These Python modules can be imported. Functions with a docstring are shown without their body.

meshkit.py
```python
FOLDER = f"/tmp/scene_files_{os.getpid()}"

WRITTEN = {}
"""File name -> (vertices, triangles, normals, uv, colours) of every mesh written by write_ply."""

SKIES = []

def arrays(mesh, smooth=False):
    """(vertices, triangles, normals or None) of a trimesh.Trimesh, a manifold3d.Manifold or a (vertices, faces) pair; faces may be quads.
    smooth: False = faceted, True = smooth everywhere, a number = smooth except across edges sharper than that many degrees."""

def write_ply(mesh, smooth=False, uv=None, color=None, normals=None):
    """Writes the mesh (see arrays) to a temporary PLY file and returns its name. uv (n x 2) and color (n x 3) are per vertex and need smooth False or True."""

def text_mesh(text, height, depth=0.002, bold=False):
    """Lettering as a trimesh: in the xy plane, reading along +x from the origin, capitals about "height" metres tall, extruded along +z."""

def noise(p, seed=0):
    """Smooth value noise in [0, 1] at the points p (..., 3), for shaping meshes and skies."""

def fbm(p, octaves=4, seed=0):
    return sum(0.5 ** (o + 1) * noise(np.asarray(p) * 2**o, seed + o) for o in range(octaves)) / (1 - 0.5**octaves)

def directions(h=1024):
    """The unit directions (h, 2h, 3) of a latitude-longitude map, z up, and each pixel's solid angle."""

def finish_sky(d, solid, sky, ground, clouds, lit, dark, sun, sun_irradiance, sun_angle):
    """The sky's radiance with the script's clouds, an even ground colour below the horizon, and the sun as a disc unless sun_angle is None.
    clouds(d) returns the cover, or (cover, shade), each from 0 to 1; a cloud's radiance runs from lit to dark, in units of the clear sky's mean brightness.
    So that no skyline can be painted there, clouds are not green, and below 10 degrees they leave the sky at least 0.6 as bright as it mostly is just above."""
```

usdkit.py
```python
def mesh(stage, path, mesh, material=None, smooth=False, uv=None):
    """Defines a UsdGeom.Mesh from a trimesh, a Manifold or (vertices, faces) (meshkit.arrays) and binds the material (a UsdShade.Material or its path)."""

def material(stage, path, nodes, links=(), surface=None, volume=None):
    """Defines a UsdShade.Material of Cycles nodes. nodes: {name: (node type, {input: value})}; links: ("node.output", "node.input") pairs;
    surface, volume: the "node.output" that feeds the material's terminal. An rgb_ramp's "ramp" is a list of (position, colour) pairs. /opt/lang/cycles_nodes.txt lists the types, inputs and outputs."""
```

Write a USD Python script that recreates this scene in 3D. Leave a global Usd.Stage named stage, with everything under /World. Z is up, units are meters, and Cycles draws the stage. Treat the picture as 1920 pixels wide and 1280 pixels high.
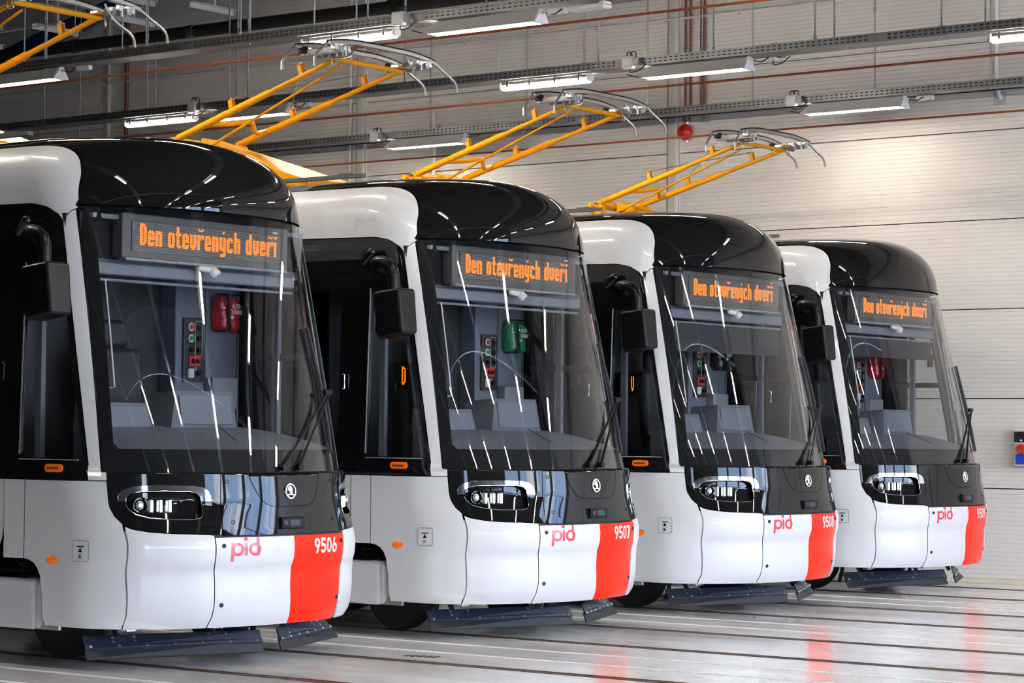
import math, random
import numpy as np
import shapely
from shapely import Polygon, Point, LineString, MultiPolygon
from shapely import affinity
from scipy.interpolate import PchipInterpolator
import trimesh, manifold3d, usdkit, meshkit
from pxr import Usd, UsdGeom, UsdLux, UsdShade, Gf, Sdf, Vt

random.seed(4); rng = np.random.default_rng(4)
stage = Usd.Stage.CreateInMemory()
UsdGeom.SetStageUpAxis(stage, 'Z'); UsdGeom.SetStageMetersPerUnit(stage, 1.0)
UsdGeom.Xform.Define(stage, '/World'); UsdGeom.Scope.Define(stage, '/World/Looks')

# ---------------------------------------------------------------- camera, sky, sun, exposure
EXPOSURE = 1.08
SKY = 2.6
SUN = 5.0
YAW, PITCH, ROLL, FPX = .64896678, .0371260450, .00866641761, 4576.1
EYE = np.array([10.0373965, -12.3805941, 1.59282412])
fwd = np.array([-math.sin(YAW)*math.cos(PITCH), math.cos(YAW)*math.cos(PITCH), math.sin(PITCH)])
r0 = np.array([math.cos(YAW), math.sin(YAW), 0]); u0 = np.cross(r0, fwd)
cr = math.cos(ROLL)*r0 + math.sin(ROLL)*u0; cu = -math.sin(ROLL)*r0 + math.cos(ROLL)*u0
cam = UsdGeom.Camera.Define(stage, '/World/camera')
cam.CreateHorizontalApertureAttr(36.0); cam.CreateVerticalApertureAttr(24.0)
cam.CreateFocalLengthAttr(36.0*FPX/1920); cam.CreateExposureAttr(EXPOSURE)
cam.CreateClippingRangeAttr((.1, 2000.))
cam.AddTransformOp().Set(Gf.Matrix4d(*cr, 0, *cu, 0, *(-fwd), 0, *EYE, 1))

LOOKS = '/World/Looks/'
def mat(name, nodes, links=(), surface='p.BSDF'):
    return usdkit.material(stage, LOOKS+name, nodes, links, surface=surface)
def plain(name, color, rough=.5, metal=0, **kw):
    return mat(name, {'p': ('principled_bsdf', dict(base_color=color, roughness=rough, metallic=metal, **kw))})

sky = mat('sky_with_clouds', {
    'tc': ('texture_coordinate', {}), 'sep': ('separate_xyz', {}),
    'grad': ('rgb_ramp', {'ramp': [(0, (.30, .30, .29)), (.49, (.34, .34, .33)), (.505, (.95, .96, .97)), (.530, (.62, .78, 1.0)), (.57, (.42, .62, 1.0)), (.63, (.30, .52, 1.0)), (.75, (.24, .46, .96)), (1, (.17, .36, .85))]}),
    'hm': ('map_range', {'from_min': -1., 'from_max': 1., 'to_min': 0., 'to_max': 1.}),
    'mp': ('mapping', {'scale': (1, 1, 2.6)}), 'n': ('noise_texture', {'scale': 3.1, 'detail': 7., 'roughness': .58, 'distortion': .3}),
    'cr': ('rgb_ramp', {'ramp': [(0, (0, 0, 0)), (.47, (0, 0, 0)), (.60, (1, 1, 1)), (1, (1, 1, 1))]}),
    'up': ('map_range', {'from_min': 0., 'from_max': .06, 'to_min': 0., 'to_max': 1., 'clamp': True}), 'mul': ('math', {'math_type': 'multiply'}),
    'mx': ('mix_color', {'b': (1.35, 1.36, 1.40), 'use_clamp': True}), 'bg': ('background_shader', {'strength': SKY*2.4})},
    [('tc.generated', 'sep.vector'), ('sep.z', 'hm.value'), ('hm.result', 'grad.fac'), ('tc.generated', 'mp.vector'), ('mp.vector', 'n.vector'), ('n.fac', 'cr.fac'),
     ('sep.z', 'up.value'), ('up.result', 'mul.value1'), ('cr.color', 'mul.value2'), ('mul.value', 'mx.fac'), ('grad.color', 'mx.a'), ('mx.result', 'bg.color')], 'bg.background')
dome = UsdLux.DomeLight.Define(stage, '/World/sky'); dome.CreateIntensityAttr(1.0)
UsdShade.MaterialBindingAPI.Apply(dome.GetPrim()).Bind(sky)
sun = UsdLux.DistantLight.Define(stage, '/World/sun'); sun.CreateIntensityAttr(SUN); sun.CreateAngleAttr(.53); sun.CreateColorAttr((1, .95, .87))
sun.AddRotateXYZOp().Set((0, 48, 20))      # sun outside the open gates, reaching only the first metres of floor inside

# ---------------------------------------------------------------- helpers
def put(path, V, F, m, N=None):
    g = UsdGeom.Mesh.Define(stage, path)
    g.CreatePointsAttr(Vt.Vec3fArray.FromNumpy(np.asarray(V, np.float32)))
    g.CreateFaceVertexCountsAttr(Vt.IntArray.FromNumpy(np.full(len(F), 3, np.int32)))
    g.CreateFaceVertexIndicesAttr(Vt.IntArray.FromNumpy(np.asarray(F, np.int32).ravel()))
    g.CreateSubdivisionSchemeAttr('none')
    if N is not None:
        g.CreateNormalsAttr(Vt.Vec3fArray.FromNumpy(np.asarray(N, np.float32))); g.SetNormalsInterpolation('vertex')
    if m is not None: UsdShade.MaterialBindingAPI.Apply(g.GetPrim()).Bind(m)
    return g.GetPrim()
used = {}
def numbered(parent, name):
    k = used.get((parent, name), 0); used[(parent, name)] = k+1
    return f'{parent}/{name}' + (f'_{k:03d}' if k else '')
def tag(p, label=None, cat=None, group=None, kind=None):
    for k, v in (('label', label), ('category', cat), ('group', group), ('kind', kind)):
        if v: p.SetCustomDataByKey(k, v)
    return p
def obj(name, mesh, m, parent='/World', smooth=30, **t):
    """One mesh prim. mesh: trimesh, manifold, (V, F) or (V, F, N)."""
    parent = parent if isinstance(parent, str) else str(parent.GetPath())
    path = numbered(parent, name)
    if isinstance(mesh, tuple) and len(mesh) == 3: p = put(path, mesh[0], mesh[1], m, mesh[2])
    else: p = usdkit.mesh(stage, path, mesh, m, smooth).GetPrim()
    return tag(p, **t)
def thing(name, label, cat, loc=(0, 0, 0), rotz=0, group=None, parent='/World', kind=None):
    x = UsdGeom.Xform.Define(stage, numbered(parent, name)); x.AddTranslateOp().Set(Gf.Vec3d(*map(float, loc)))
    if rotz: x.AddRotateZOp().Set(rotz)
    return tag(x.GetPrim(), label, cat, group, kind)
def copy(src, name, label, cat, loc, rotz=0, group=None):
    x = UsdGeom.Xform.Define(stage, numbered('/World', name)); x.AddTranslateOp().Set(Gf.Vec3d(*map(float, loc)))
    if rotz: x.AddRotateZOp().Set(rotz)
    p = x.GetPrim(); p.GetReferences().AddInternalReference(src.GetPath()); p.SetInstanceable(True)
    return tag(p, label, cat, group)
def cat(*ms):
    ms = [m for m in ms if m is not None]
    return trimesh.util.concatenate(ms)
def box(c, s, rz=0, ry=0, rx=0):
    b = trimesh.creation.box(s)
    R = trimesh.transformations.euler_matrix(rx, ry, rz); R[:3, 3] = c
    return b.apply_transform(R)
def man(m):
    q = m.to_mesh(); return trimesh.Trimesh(q.vert_properties[:, :3], q.tri_verts, process=False)
def rbox(c, s, r=.01, n=8, rz=0, ry=0, rx=0):
    """Box with rounded edges: hull of spheres."""
    h = np.array(s)/2 - r; sp = manifold3d.Manifold.sphere(r, n)
    m = man(manifold3d.Manifold.batch_hull([sp.translate((a*h[0], b*h[1], d*h[2])) for a in (-1, 1) for b in (-1, 1) for d in (-1, 1)]))
    R = trimesh.transformations.euler_matrix(rx, ry, rz); R[:3, 3] = c
    return m.apply_transform(R)
def tube(pts, r, n=10, caps=True):
    P = np.asarray(pts, float); r = np.broadcast_to(r, (len(P),))
    T = np.gradient(P, axis=0); T /= np.linalg.norm(T, axis=1, keepdims=True)
    up = np.array([0, 0, 1.]) if abs(T[0, 2]) < .9 else np.array([1., 0, 0])
    V = []; a = np.cross(T[0], up); a /= np.linalg.norm(a)
    for i in range(len(P)):
        a = a - T[i]*(a@T[i]); a /= np.linalg.norm(a); b = np.cross(T[i], a)
        th = np.arange(n)*2*np.pi/n
        V.append(P[i] + r[i]*(np.cos(th)[:, None]*a + np.sin(th)[:, None]*b))
    V = np.vstack(V); F = []
    for i in range(len(P)-1):
        for j in range(n):
            k = (j+1) % n; q = [i*n+j, i*n+k, (i+1)*n+k, (i+1)*n+j]
            F += [[q[0], q[1], q[2]], [q[0], q[2], q[3]]]
    if caps:
        V = np.vstack([V, P[0], P[-1]])
        for j in range(n):
            k = (j+1) % n
            F += [[len(V)-2, k, j], [len(V)-1, (len(P)-1)*n+j, (len(P)-1)*n+k]]
    return trimesh.Trimesh(V, F, process=False)
def bend(pts, k=6, f=.35):
    """Rounds the corners of a polyline."""
    P = [np.asarray(p, float) for p in pts]; out = [P[0]]
    for a, b, c in zip(P, P[1:], P[2:]):
        p, q = b+(a-b)*f, b+(c-b)*f
        for t in np.linspace(0, 1, k): out.append((1-t)**2*p + 2*t*(1-t)*b + t*t*q)
    return np.array(out + [P[-1]])
def cyl(a, b, r, n=16, r2=None):
    return tube([a, b], [r, r if r2 is None else r2], n)
def lathe(prof, axis='x', c=(0, 0, 0), n=32):
    m = trimesh.creation.revolve(np.asarray(prof, float), sections=n)
    R = {'z': np.eye(4), 'x': trimesh.transformations.rotation_matrix(np.pi/2, [0, 1, 0]), 'y': trimesh.transformations.rotation_matrix(-np.pi/2, [1, 0, 0])}[axis].copy()
    R[:3, 3] = c
    return m.apply_transform(R)
def extrude(poly, h):
    return trimesh.util.concatenate([trimesh.creation.extrude_polygon(g, h, engine='earcut') for g in getattr(poly, 'geoms', [poly])])
def rrect(x0, y0, x1, y1, r):
    return shapely.box(x0+r, y0+r, x1-r, y1-r).buffer(r, quad_segs=5)

# ---------------------------------------------------------------- materials
white = mat('white_paint', {'p': ('principled_bsdf', dict(base_color=(.62, .625, .63), roughness=.30, coat_weight=.35, coat_roughness=.03))})
red = mat('red_paint', {'p': ('principled_bsdf', dict(base_color=(.95, .018, .0), roughness=.20, specular_ior_level=.22, coat_weight=0., coat_roughness=.03))})
gloss = plain('black_gloss', (.005, .005, .006), .03)
mask_m = plain('black_lacquer', (.005, .005, .005), .02, ior=1.43)
satin = plain('black_satin_plastic', (.004, .004, .0045), .32, specular_ior_level=.22)
rubber = plain('black_rubber', (.013, .014, .016), .55)
steelplate = plain('blackened_plate', (.016, .022, .034), .36, .2)
dark = plain('dark_underframe', (.006, .006, .007), .6)
darkchrome = plain('dark_chrome', (.42, .43, .45), .05, 1.0)
chrome = plain('chrome', (.75, .77, .80), .06, 1.0)
headalu = plain('strip_aluminium', (.36, .36, .355), .42, .9)
alu = plain('aluminium', (.62, .62, .61), .3, 1.0)
zinc = plain('zinc_bolt', (.55, .55, .53), .35, 1.0)
yellow = plain('yellow_paint', (.66, .27, .004), .45, specular_ior_level=.12)
amber = mat('amber_lens', {'p': ('principled_bsdf', dict(base_color=(.85, .13, .002), roughness=.15, emission_color=(1, .2, .01), emission_strength=.06))})
amber_dark = plain('amber_core', (.10, .04, .02), .4)
cabgrey = plain('cab_blue_grey', (.135, .153, .185), .45)
cablight = plain('cab_light_grey', (.24, .255, .28), .42)
cabdark = plain('cab_dark_grey', (.012, .013, .017), .6)
cabblack = plain('cab_black', (.005, .005, .0055), .6, specular_ior_level=.2)
dash_m = plain('dashboard_grey', (.10, .114, .134), .5)
roofgrey = plain('roof_grey', (.10, .10, .098), .6)
panelblk = plain('control_panel_black', (.015, .015, .016), .35)
seal = plain('black_seal', (.010, .010, .010), .6)
def glass(name, tint, f0=.04, gloss_col=(1, 1, 1)):
    return mat(name, {'lw': ('layer_weight', {'blend': .5}), 'p5': ('math', {'math_type': 'power', 'value2': 5.}), 'ma': ('math', {'math_type': 'multiply_add', 'value2': 1-f0, 'value3': f0}),
        't': ('transparent_bsdf', {'color': tint}), 'g': ('glossy_bsdf', {'color': gloss_col, 'roughness': .0}), 'm': ('mix_closure', {})},
        [('lw.facing', 'p5.value1'), ('p5.value', 'ma.value1'), ('ma.value', 'm.fac'), ('t.BSDF', 'm.closure1'), ('g.BSDF', 'm.closure2')], 'm.closure')
windscreen_m = glass('windscreen_glass', (.92, .93, .935), .036)
side_m = glass('side_window_glass', (.86, .87, .88), .03)
tint_m = glass('tinted_door_glass', (.55, .57, .59), .03)
def emit(name, col, s):
    return mat(name, {'e': ('emission', {'color': col, 'strength': s})}, surface='e.emission')
led_m = emit('led_orange', (1.0, .17, .015), 1.3)
ledhot_m = emit('led_orange_core', (1.0, .36, .07), .95)
drl_m = emit('daytime_light', (.86, 1.0, .90), 7.0)
tube_m = emit('lamp_diffuser', (1.0, .905, .79), 90.0)
strip_m = emit('lamp_strip', (1.0, .905, .79), 17.0)
dot_m = plain('unlit_led', (.62, .60, .58), .5)
signface = plain('display_face', (.045, .040, .038), .35)
signcase = plain('display_case', (.085, .083, .082), .45)

# ---------------------------------------------------------------- the hall
HX0, HX1, HY0, HY1, HZ = -44.0, 14.0, -17.2, 12.83, 9.1
TRACK = 3.43
floor_m = mat('polished_concrete', {
    'tc': ('geometry', {}), 'mp': ('mapping', {'scale': (.35, 1.6, 1)}), 'n': ('noise_texture', {'scale': 1.6, 'detail': 6., 'roughness': .6}),
    'n2': ('noise_texture', {'scale': 55., 'detail': 3.}), 'n3': ('noise_texture', {'scale': .9, 'detail': 4.}),
    'cr': ('rgb_ramp', {'ramp': [(.25, (.50, .47, .43)), (.55, (.62, .59, .545)), (.8, (.69, .66, .62))]}),
    'sp': ('rgb_ramp', {'ramp': [(.30, (.80, .80, .80)), (.5, (1, 1, 1)), (1, (1.05, 1.05, 1.05))]}), 'mx': ('mix_color', {'blend_type': 'multiply', 'fac': .8}),
    'rr': ('map_range', {'from_min': .3, 'from_max': .7, 'to_min': .10, 'to_max': .24}), 'b': ('bump', {'strength': .04, 'distance': .004}),
    'p': ('principled_bsdf', {'specular_ior_level': .75})},
    [('tc.position', 'mp.vector'), ('mp.vector', 'n.vector'), ('tc.position', 'n2.vector'), ('mp.vector', 'n3.vector'), ('n.fac', 'cr.fac'), ('n2.fac', 'sp.fac'), ('cr.color', 'mx.a'), ('sp.color', 'mx.b'),
     ('mx.result', 'p.base_color'), ('n3.fac', 'rr.value'), ('rr.result', 'p.roughness'), ('n2.fac', 'b.height'), ('b.normal', 'p.normal')])
rail_m = mat('rusty_rail', {'tc': ('geometry', {}), 'n': ('noise_texture', {'scale': 14., 'detail': 5.}), 'cr': ('rgb_ramp', {'ramp': [(.3, (.035, .025, .02)), (.55, (.09, .05, .03)), (.75, (.17, .10, .06))]}), 'p': ('principled_bsdf', {'roughness': .55, 'metallic': .4})},
    [('tc.position', 'n.vector'), ('n.fac', 'cr.fac'), ('cr.color', 'p.base_color')])
whiteline = plain('white_floor_paint', (.76, .75, .73), .30)
yellowline = plain('yellow_floor_paint', (.62, .42, .05), .4)
def panel_mat(name, col, period=.05):
    return mat(name, {'g': ('geometry', {}), 's': ('separate_xyz', {}), 'd': ('math', {'math_type': 'divide', 'value2': period}), 'f': ('math', {'math_type': 'fraction'}),
        'r': ('rgb_ramp', {'ramp': [(0, (1, 1, 1)), (.80, (1, 1, 1)), (.88, (0, 0, 0)), (.93, (0, 0, 0)), (1, (1, 1, 1))]}), 'b': ('bump', {'strength': .55, 'distance': .004}),
        'c': ('mix_color', {'a': tuple(x*.88 for x in col), 'b': col}), 'oi': ('object_info', {}), 'v': ('map_range', {'to_min': .955, 'to_max': 1.0}), 'h': ('hsv', {}),
        'p': ('principled_bsdf', {'roughness': .6, 'specular_ior_level': .15})},
        [('g.position', 's.vector'), ('s.z', 'd.value1'), ('d.value', 'f.value1'), ('f.value', 'r.fac'), ('r.color', 'b.height'), ('r.color', 'c.fac'), ('c.result', 'h.color'), ('oi.random', 'v.value'), ('v.result', 'h.value'), ('h.color', 'p.base_color'), ('b.normal', 'p.normal')])
wall_m = panel_mat('wall_sheet', (.72, .68, .63))
wallplain = plain('wall_flashing', (.60, .58, .55), .5)
walllight = plain('light_angle', (.70, .68, .65), .45)
joint_m = plain('dark_joint', (.10, .095, .09), .8)
deck_m = plain('roof_deck', (.045, .045, .046), .6)
truss_m = plain('truss_steel', (.045, .047, .05), .55)
copper = plain('copper_wire', (.33, .09, .035), .42, .75)
brown = plain('copper_pipe', (.22, .075, .035), .45, .5)
galv = mat('galvanised_steel', {'g': ('geometry', {}), 'n': ('noise_texture', {'scale': 3., 'detail': 3.}), 'cr': ('rgb_ramp', {'ramp': [(.3, (.22, .23, .235)), (.7, (.33, .335, .34))]}), 'p': ('principled_bsdf', {'metallic': .8, 'roughness': .46})},
    [('g.position', 'n.vector'), ('n.fac', 'cr.fac'), ('cr.color', 'p.base_color')])
rodm = plain('zinc_rod', (.42, .47, .48), .4, .8)
lampbody = plain('lamp_housing', (.50, .49, .47), .45); lampdark = plain('lamp_back', (.20, .20, .195), .5)
lampwhite = plain('white_plastic', (.66, .66, .65), .4)
cablem = plain('black_cable', (.02, .02, .02), .6)
blue = plain('blue_steel', (.012, .045, .17), .4)
greysteel = plain('grey_steel', (.30, .30, .31), .5); rackgrey = plain('rack_grey', (.68, .68, .69), .5)
blackpipe = plain('black_pipe', (.018, .018, .018), .5)

fl = thing('floor', 'polished grey concrete hall floor with inset tram rails and painted lines', None, kind='structure')
obj('slab', box(((HX0+HX1)/2, (HY0+HY1)/2, -.15), (HX1-HX0+.4, HY1-HY0+.4, .3)), floor_m, fl)
for k in range(-4, 4):
    y = k*TRACK
    for s in (-1, 1):
        yy = y + s*.7175
        r = cat(box(((HX0+HX1)/2, yy, .001), (HX1-HX0, .072, .004)), box(((HX0+HX1)/2, yy+.055, .0022), (HX1-HX0, .01, .0064)))
        obj('rail', r, rail_m, fl)
for k in range(-4, 4):
    for dy in (1.405, 2.015) if k < 3 else ():
        obj('painted_line', box(((HX0+HX1)/2, k*TRACK+dy, .0015), (HX1-HX0-4, .055, .003)), whiteline, fl)
for y in (11.86, 12.72):
    obj('painted_line', box(((HX0+HX1)/2, y, .0015), (HX1-HX0-4, .06, .003)), yellowline, fl)
obj('drain_cover', cat(*[box((-1.06+.055*i, 1.05+.012*i, .002), (.03, .10, .004), rz=.3) for i in range(5)]), dark, fl)
obj('painted_line', box((-6.1, 1.2, .0016), (3.6, .05, .0032), rz=.42), whiteline, fl)
obj('painted_line', box((-6.0, 4.6, .0016), (3.6, .05, .0032), rz=.42), whiteline, fl)

# far wall: one sandwich panel per metre between the column flashings
ww = thing('wall_right', 'grey ribbed sandwich panel wall with recessed horizontal joints', None, kind='structure')
obj('backing', box(((HX0+HX1)/2, HY1+.16, HZ/2), (HX1-HX0, .2, HZ)), joint_m, ww)
COLX = [-37.2, -32.0, -26.9, -21.8, -16.72, -11.70, -6.60, -1.5, 3.6, 8.7]
ed = [HX0] + COLX + [HX1]
RH = 1.0125
for a, b in zip(ed, ed[1:]):
    x0 = a + (.10 if a > HX0 else 0); x1 = b - (.10 if b < HX1 else 0)
    for j in range(9):
        z0 = j*RH; z1 = min(HZ, z0+RH-.012)
        V = box(((x0+x1)/2, HY1+.04, (z0+z1)/2), (x1-x0, .08, z1-z0))
        obj('wall_panel', V, wall_m, ww, smooth=False)
for x in COLX:
    obj('flashing', box((x, HY1+.035, HZ/2), (.155, .08, HZ)), wallplain, ww)
    obj('angle_strip', cat(box((x+.063, HY1-.02, HZ/2), (.035, .05, HZ)), box((x+.095, HY1+.02, HZ/2), (.012, .05, HZ))), walllight, ww)
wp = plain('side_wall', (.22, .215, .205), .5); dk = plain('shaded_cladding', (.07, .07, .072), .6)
obj('wall_left', box(((HX0+HX1)/2, HY0-.1, HZ/2), (HX1-HX0, .2, HZ)), dk, label='dark clad wall behind the camera', kind='structure')
obj('wall_back', box((HX0-.1, (HY0+HY1)/2, HZ/2), (.2, HY1-HY0, HZ)), dk, label='dark end wall of the hall', kind='structure')
# gate wall: posts between the open gates and sheeting above
fw = thing('wall_front', 'gate wall with open bays in front of each track', None, kind='structure')
GH = 5.6
obj('sheeting', box((HX1+.15, (HY0+HY1)/2, (GH+HZ)/2), (.3, HY1-HY0, HZ-GH)), dk, fw)
for k in range(-4, 3):
    y = (k+.5)*TRACK
    obj('post', box((HX1+.15, y, GH/2), (.34, .46, GH)), wp, fw)
gate_glass = plain('gate_glass', (.8, .85, .9), .02, transmission_weight=0) if 0 else None
for k in (-4, -3, -2, -1):            # closed sectional gates with a band of windows
    y0, y1 = max(HY0, (k-.5)*TRACK+.23), (k+.5)*TRACK-.23
    for z0, z1 in ((0, .75), (.79, .95), (2.45, 3.4), (3.44, 4.4), (4.44, GH)): obj('gate_section', box((HX1+.12, (y0+y1)/2, (z0+z1)/2), (.05, y1-y0, z1-z0)), wp, fw)
    for q in range(5): obj('gate_mullion', box((HX1+.12, y0+(y1-y0)*q/4, 1.7), (.05, .07, 1.5)), truss_m, fw)
obj('post', box((HX1+.15, HY1-.25, GH/2), (.34, .5, GH)), wp, fw)
for k in range(0, 4):
    for q in (-.5, .5):
        obj('glazing_bar', box((HX1+.15, k*TRACK+q*1.0, GH-.55), (.05, .05, 1.1)), greysteel, fw)
    obj('glazing_bar', box((HX1+.15, k*TRACK, GH-1.1), (.05, TRACK-.46, .07)), greysteel, fw)
# roof deck with deep corrugation
prof = []; n = 116
for i in range(n):
    y = HY0 + (HY1-HY0)*i/n; w = (HY1-HY0)/n
    prof += [(y, HZ), (y+w*.45, HZ), (y+w*.5, HZ+.10), (y+w*.95, HZ+.10)]
prof += [(HY1, HZ)]
V = np.array([(x, y, z) for x in (HX0, HX1) for y, z in prof]); m_ = len(prof)
F = []
for i in range(m_-1): F += [[i, i+m_, i+1], [i+1, i+m_, i+1+m_]]
obj('ceiling', cat(trimesh.Trimesh(V, F, process=False), box(((HX0+HX1)/2, (HY0+HY1)/2, HZ+.2), (HX1-HX0+.6, HY1-HY0+.6, .1))), deck_m, label='dark corrugated steel roof deck of the hall', kind='structure', smooth=False)
# roof trusses across the hall (seen in the tram windscreens)
def truss(x):
    m = [box((x, (HY0+HY1)/2, 8.95), (.2, HY1-HY0, .16)), box((x, (HY0+HY1)/2, 7.75), (.16, HY1-HY0, .14))]
    N = 14; ys = np.linspace(HY0+.2, HY1-.2, N+1)
    for i in range(N):
        a, b = (ys[i], 7.78), (ys[i+1], 8.9)
        if i % 2: a, b = (ys[i], 8.9), (ys[i+1], 7.78)
        m.append(cyl((x, a[0], a[1]), (x, b[0], b[1]), .045, 8))
    return cat(*m)
for k, x in enumerate((-1.5, 3.6, 8.7, -26.9, -32.)):
    obj('trim_%d' % (k+1), truss(x), truss_m, label='dark roof truss spanning the hall', kind='structure')
# outside: apron and a far line of trees
ground_m = plain('apron', (.36, .35, .335), .7)
obj('ground', box((HX1+150.3, -5, -.17), (300, 500, .3)), ground_m, label='paved yard outside the gates', kind='structure')
tl_m = plain('tree_line_green', (.035, .06, .02), .9)
tv = []
for k in range(70):
    r = rng.uniform(3.5, 7); s = trimesh.creation.icosphere(1, 1.0); s.apply_scale((r*.7, r, r*rng.uniform(.7, 1.1))); s.apply_translation((HX1+130+rng.uniform(-8, 8), -230+k*6.5, r*.5)); tv.append(s)
obj('treeline', cat(*tv), tl_m, label='distant line of trees beyond the yard', cat='trees', kind='stuff')

# ---------------------------------------------------------------- overhead lines, trays, lamps
for i, k in enumerate((0, 1, 2, 3)):
    y = k*TRACK
    lab = ['copper contact wire above the nearest tram, entering at the upper left', 'copper contact wire above the second tram, 9507', 'copper contact wire above the third tram, 9508', 'copper contact wire above the farthest tram, 9509'][i]
    obj('contact_wire', tube([(x, y, 4.886) for x in np.linspace(HX0, HX1, 12)], .011, 8), copper, label=lab, cat='overhead wire', group='contact wires over the tracks')

def sheet_with_slots(x0, x1, h, rows, pitch=.065, sl=.036, sw=.013, t=.0015):
    """Flat strip in xz, length along x, height h from 0, with rows of slots (z centres)."""
    n = int(round((x1-x0)/pitch)); V = []; F = []
    zs = [0]
    for zc in rows: zs += [zc-sw/2, zc+sw/2]
    zs += [h]
    xs = []
    for i in range(n):
        xs += [x0+i*pitch, x0+i*pitch+(pitch-sl)/2, x0+i*pitch+(pitch+sl)/2]
    xs.append(x0+n*pitch); xs = np.array(xs)
    m = len(zs); V = np.array([(x, 0, z) for x in xs for z in zs])
    def quad(i0, i1, j0, j1): a, b, c, d = i0*m+j0, i1*m+j0, i1*m+j1, i0*m+j1; F.extend([[a, b, c], [a, c, d]])
    for j in range(0, m-1, 2): quad(0, len(xs)-1, j, j+1)
    for j in range(1, m-1, 2):
        for i in range(0, 3*n, 3):
            quad(i, i+1, j, j+1); quad(i+2, i+3, j, j+1)
    V2 = V + (0, t, 0); F = np.array(F)
    return trimesh.Trimesh(np.vstack([V, V2]), np.vstack([F, F[:, ::-1]+len(V)]), process=False)
def tray_mesh(x0, x1, w=.30, h=.085):
    s1 = sheet_with_slots(x0, x1, h, [.028, .062])
    bt = sheet_with_slots(x0, x1, w, [.04, .10, .16, .22, .27][:5])
    R = trimesh.transformations.rotation_matrix(np.pi/2, [1, 0, 0])
    bt = bt.copy(); bt.vertices = np.c_[bt.vertices[:, 0], bt.vertices[:, 2], bt.vertices[:, 1]]; bt.faces = bt.faces[:, ::-1]
    s2 = s1.copy(); s2.apply_translation((0, w, 0))
    lip = cat(box(((x0+x1)/2, .008, h), (x1-x0, .016, .003)), box(((x0+x1)/2, w-.008, h), (x1-x0, .016, .003)))
    return s1, cat(bt), s2, lip
TZ = 5.415
tray_lab = {5.14: 'perforated steel cable tray between the first and second tracks', 8.57: 'perforated steel cable tray between the second and third tracks', 12.0: 'perforated steel cable tray closest to the far wall'}
for y, w in ((5.14, .26), (8.57, .26), (12.0, .16)):
    t = thing('cable_tray', tray_lab[y], 'cable tray', (0, y-.02, TZ), group='cable trays hung from the roof')
    s1, b, s2, lip = tray_mesh(-24, 12, w)
    obj('side_rail', s1, galv, t, smooth=False); obj('side_rail', s2, galv, t, smooth=False); obj('tray_bottom', b, galv, t, smooth=False); obj('lip', lip, galv, t, smooth=False)
    for xj in np.arange(-22.4, 12, 3.0):
        obj('splice_plate', cat(box((xj, -.004, .045), (.20, .006, .07)), *[box((xj+d, -.009, zz), (.016, .006, .016)) for d in (-.05, .05) for zz in (.03, .06)]), galv, t)
    obj('cable_bed', box((-6, w/2, .034), (35.9, w-.012, .060)), cablem, t)
    obj('power_cable', cat(*[tube([(x, w*.3+.03*q+.008*math.sin(x*1.3+q), .072) for x in np.linspace(-24, 12, 40)], .011, 6) for q in range(3)]), cablem, t)
# trays over the tracks nearer the camera, seen only mirrored in the trams
for y in (1.71, -1.72, -5.15, -8.58):
    obj('cable_tray', cat(box((-4, y+.13, TZ+.002), (35, .26, .004)), box((-4, y, TZ+.04), (35, .004, .085)), box((-4, y+.26, TZ+.04), (35, .004, .085))), galv,
        label='plain cable tray above the aisle on the camera side', cat='cable tray', group='cable trays on the camera side')

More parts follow.
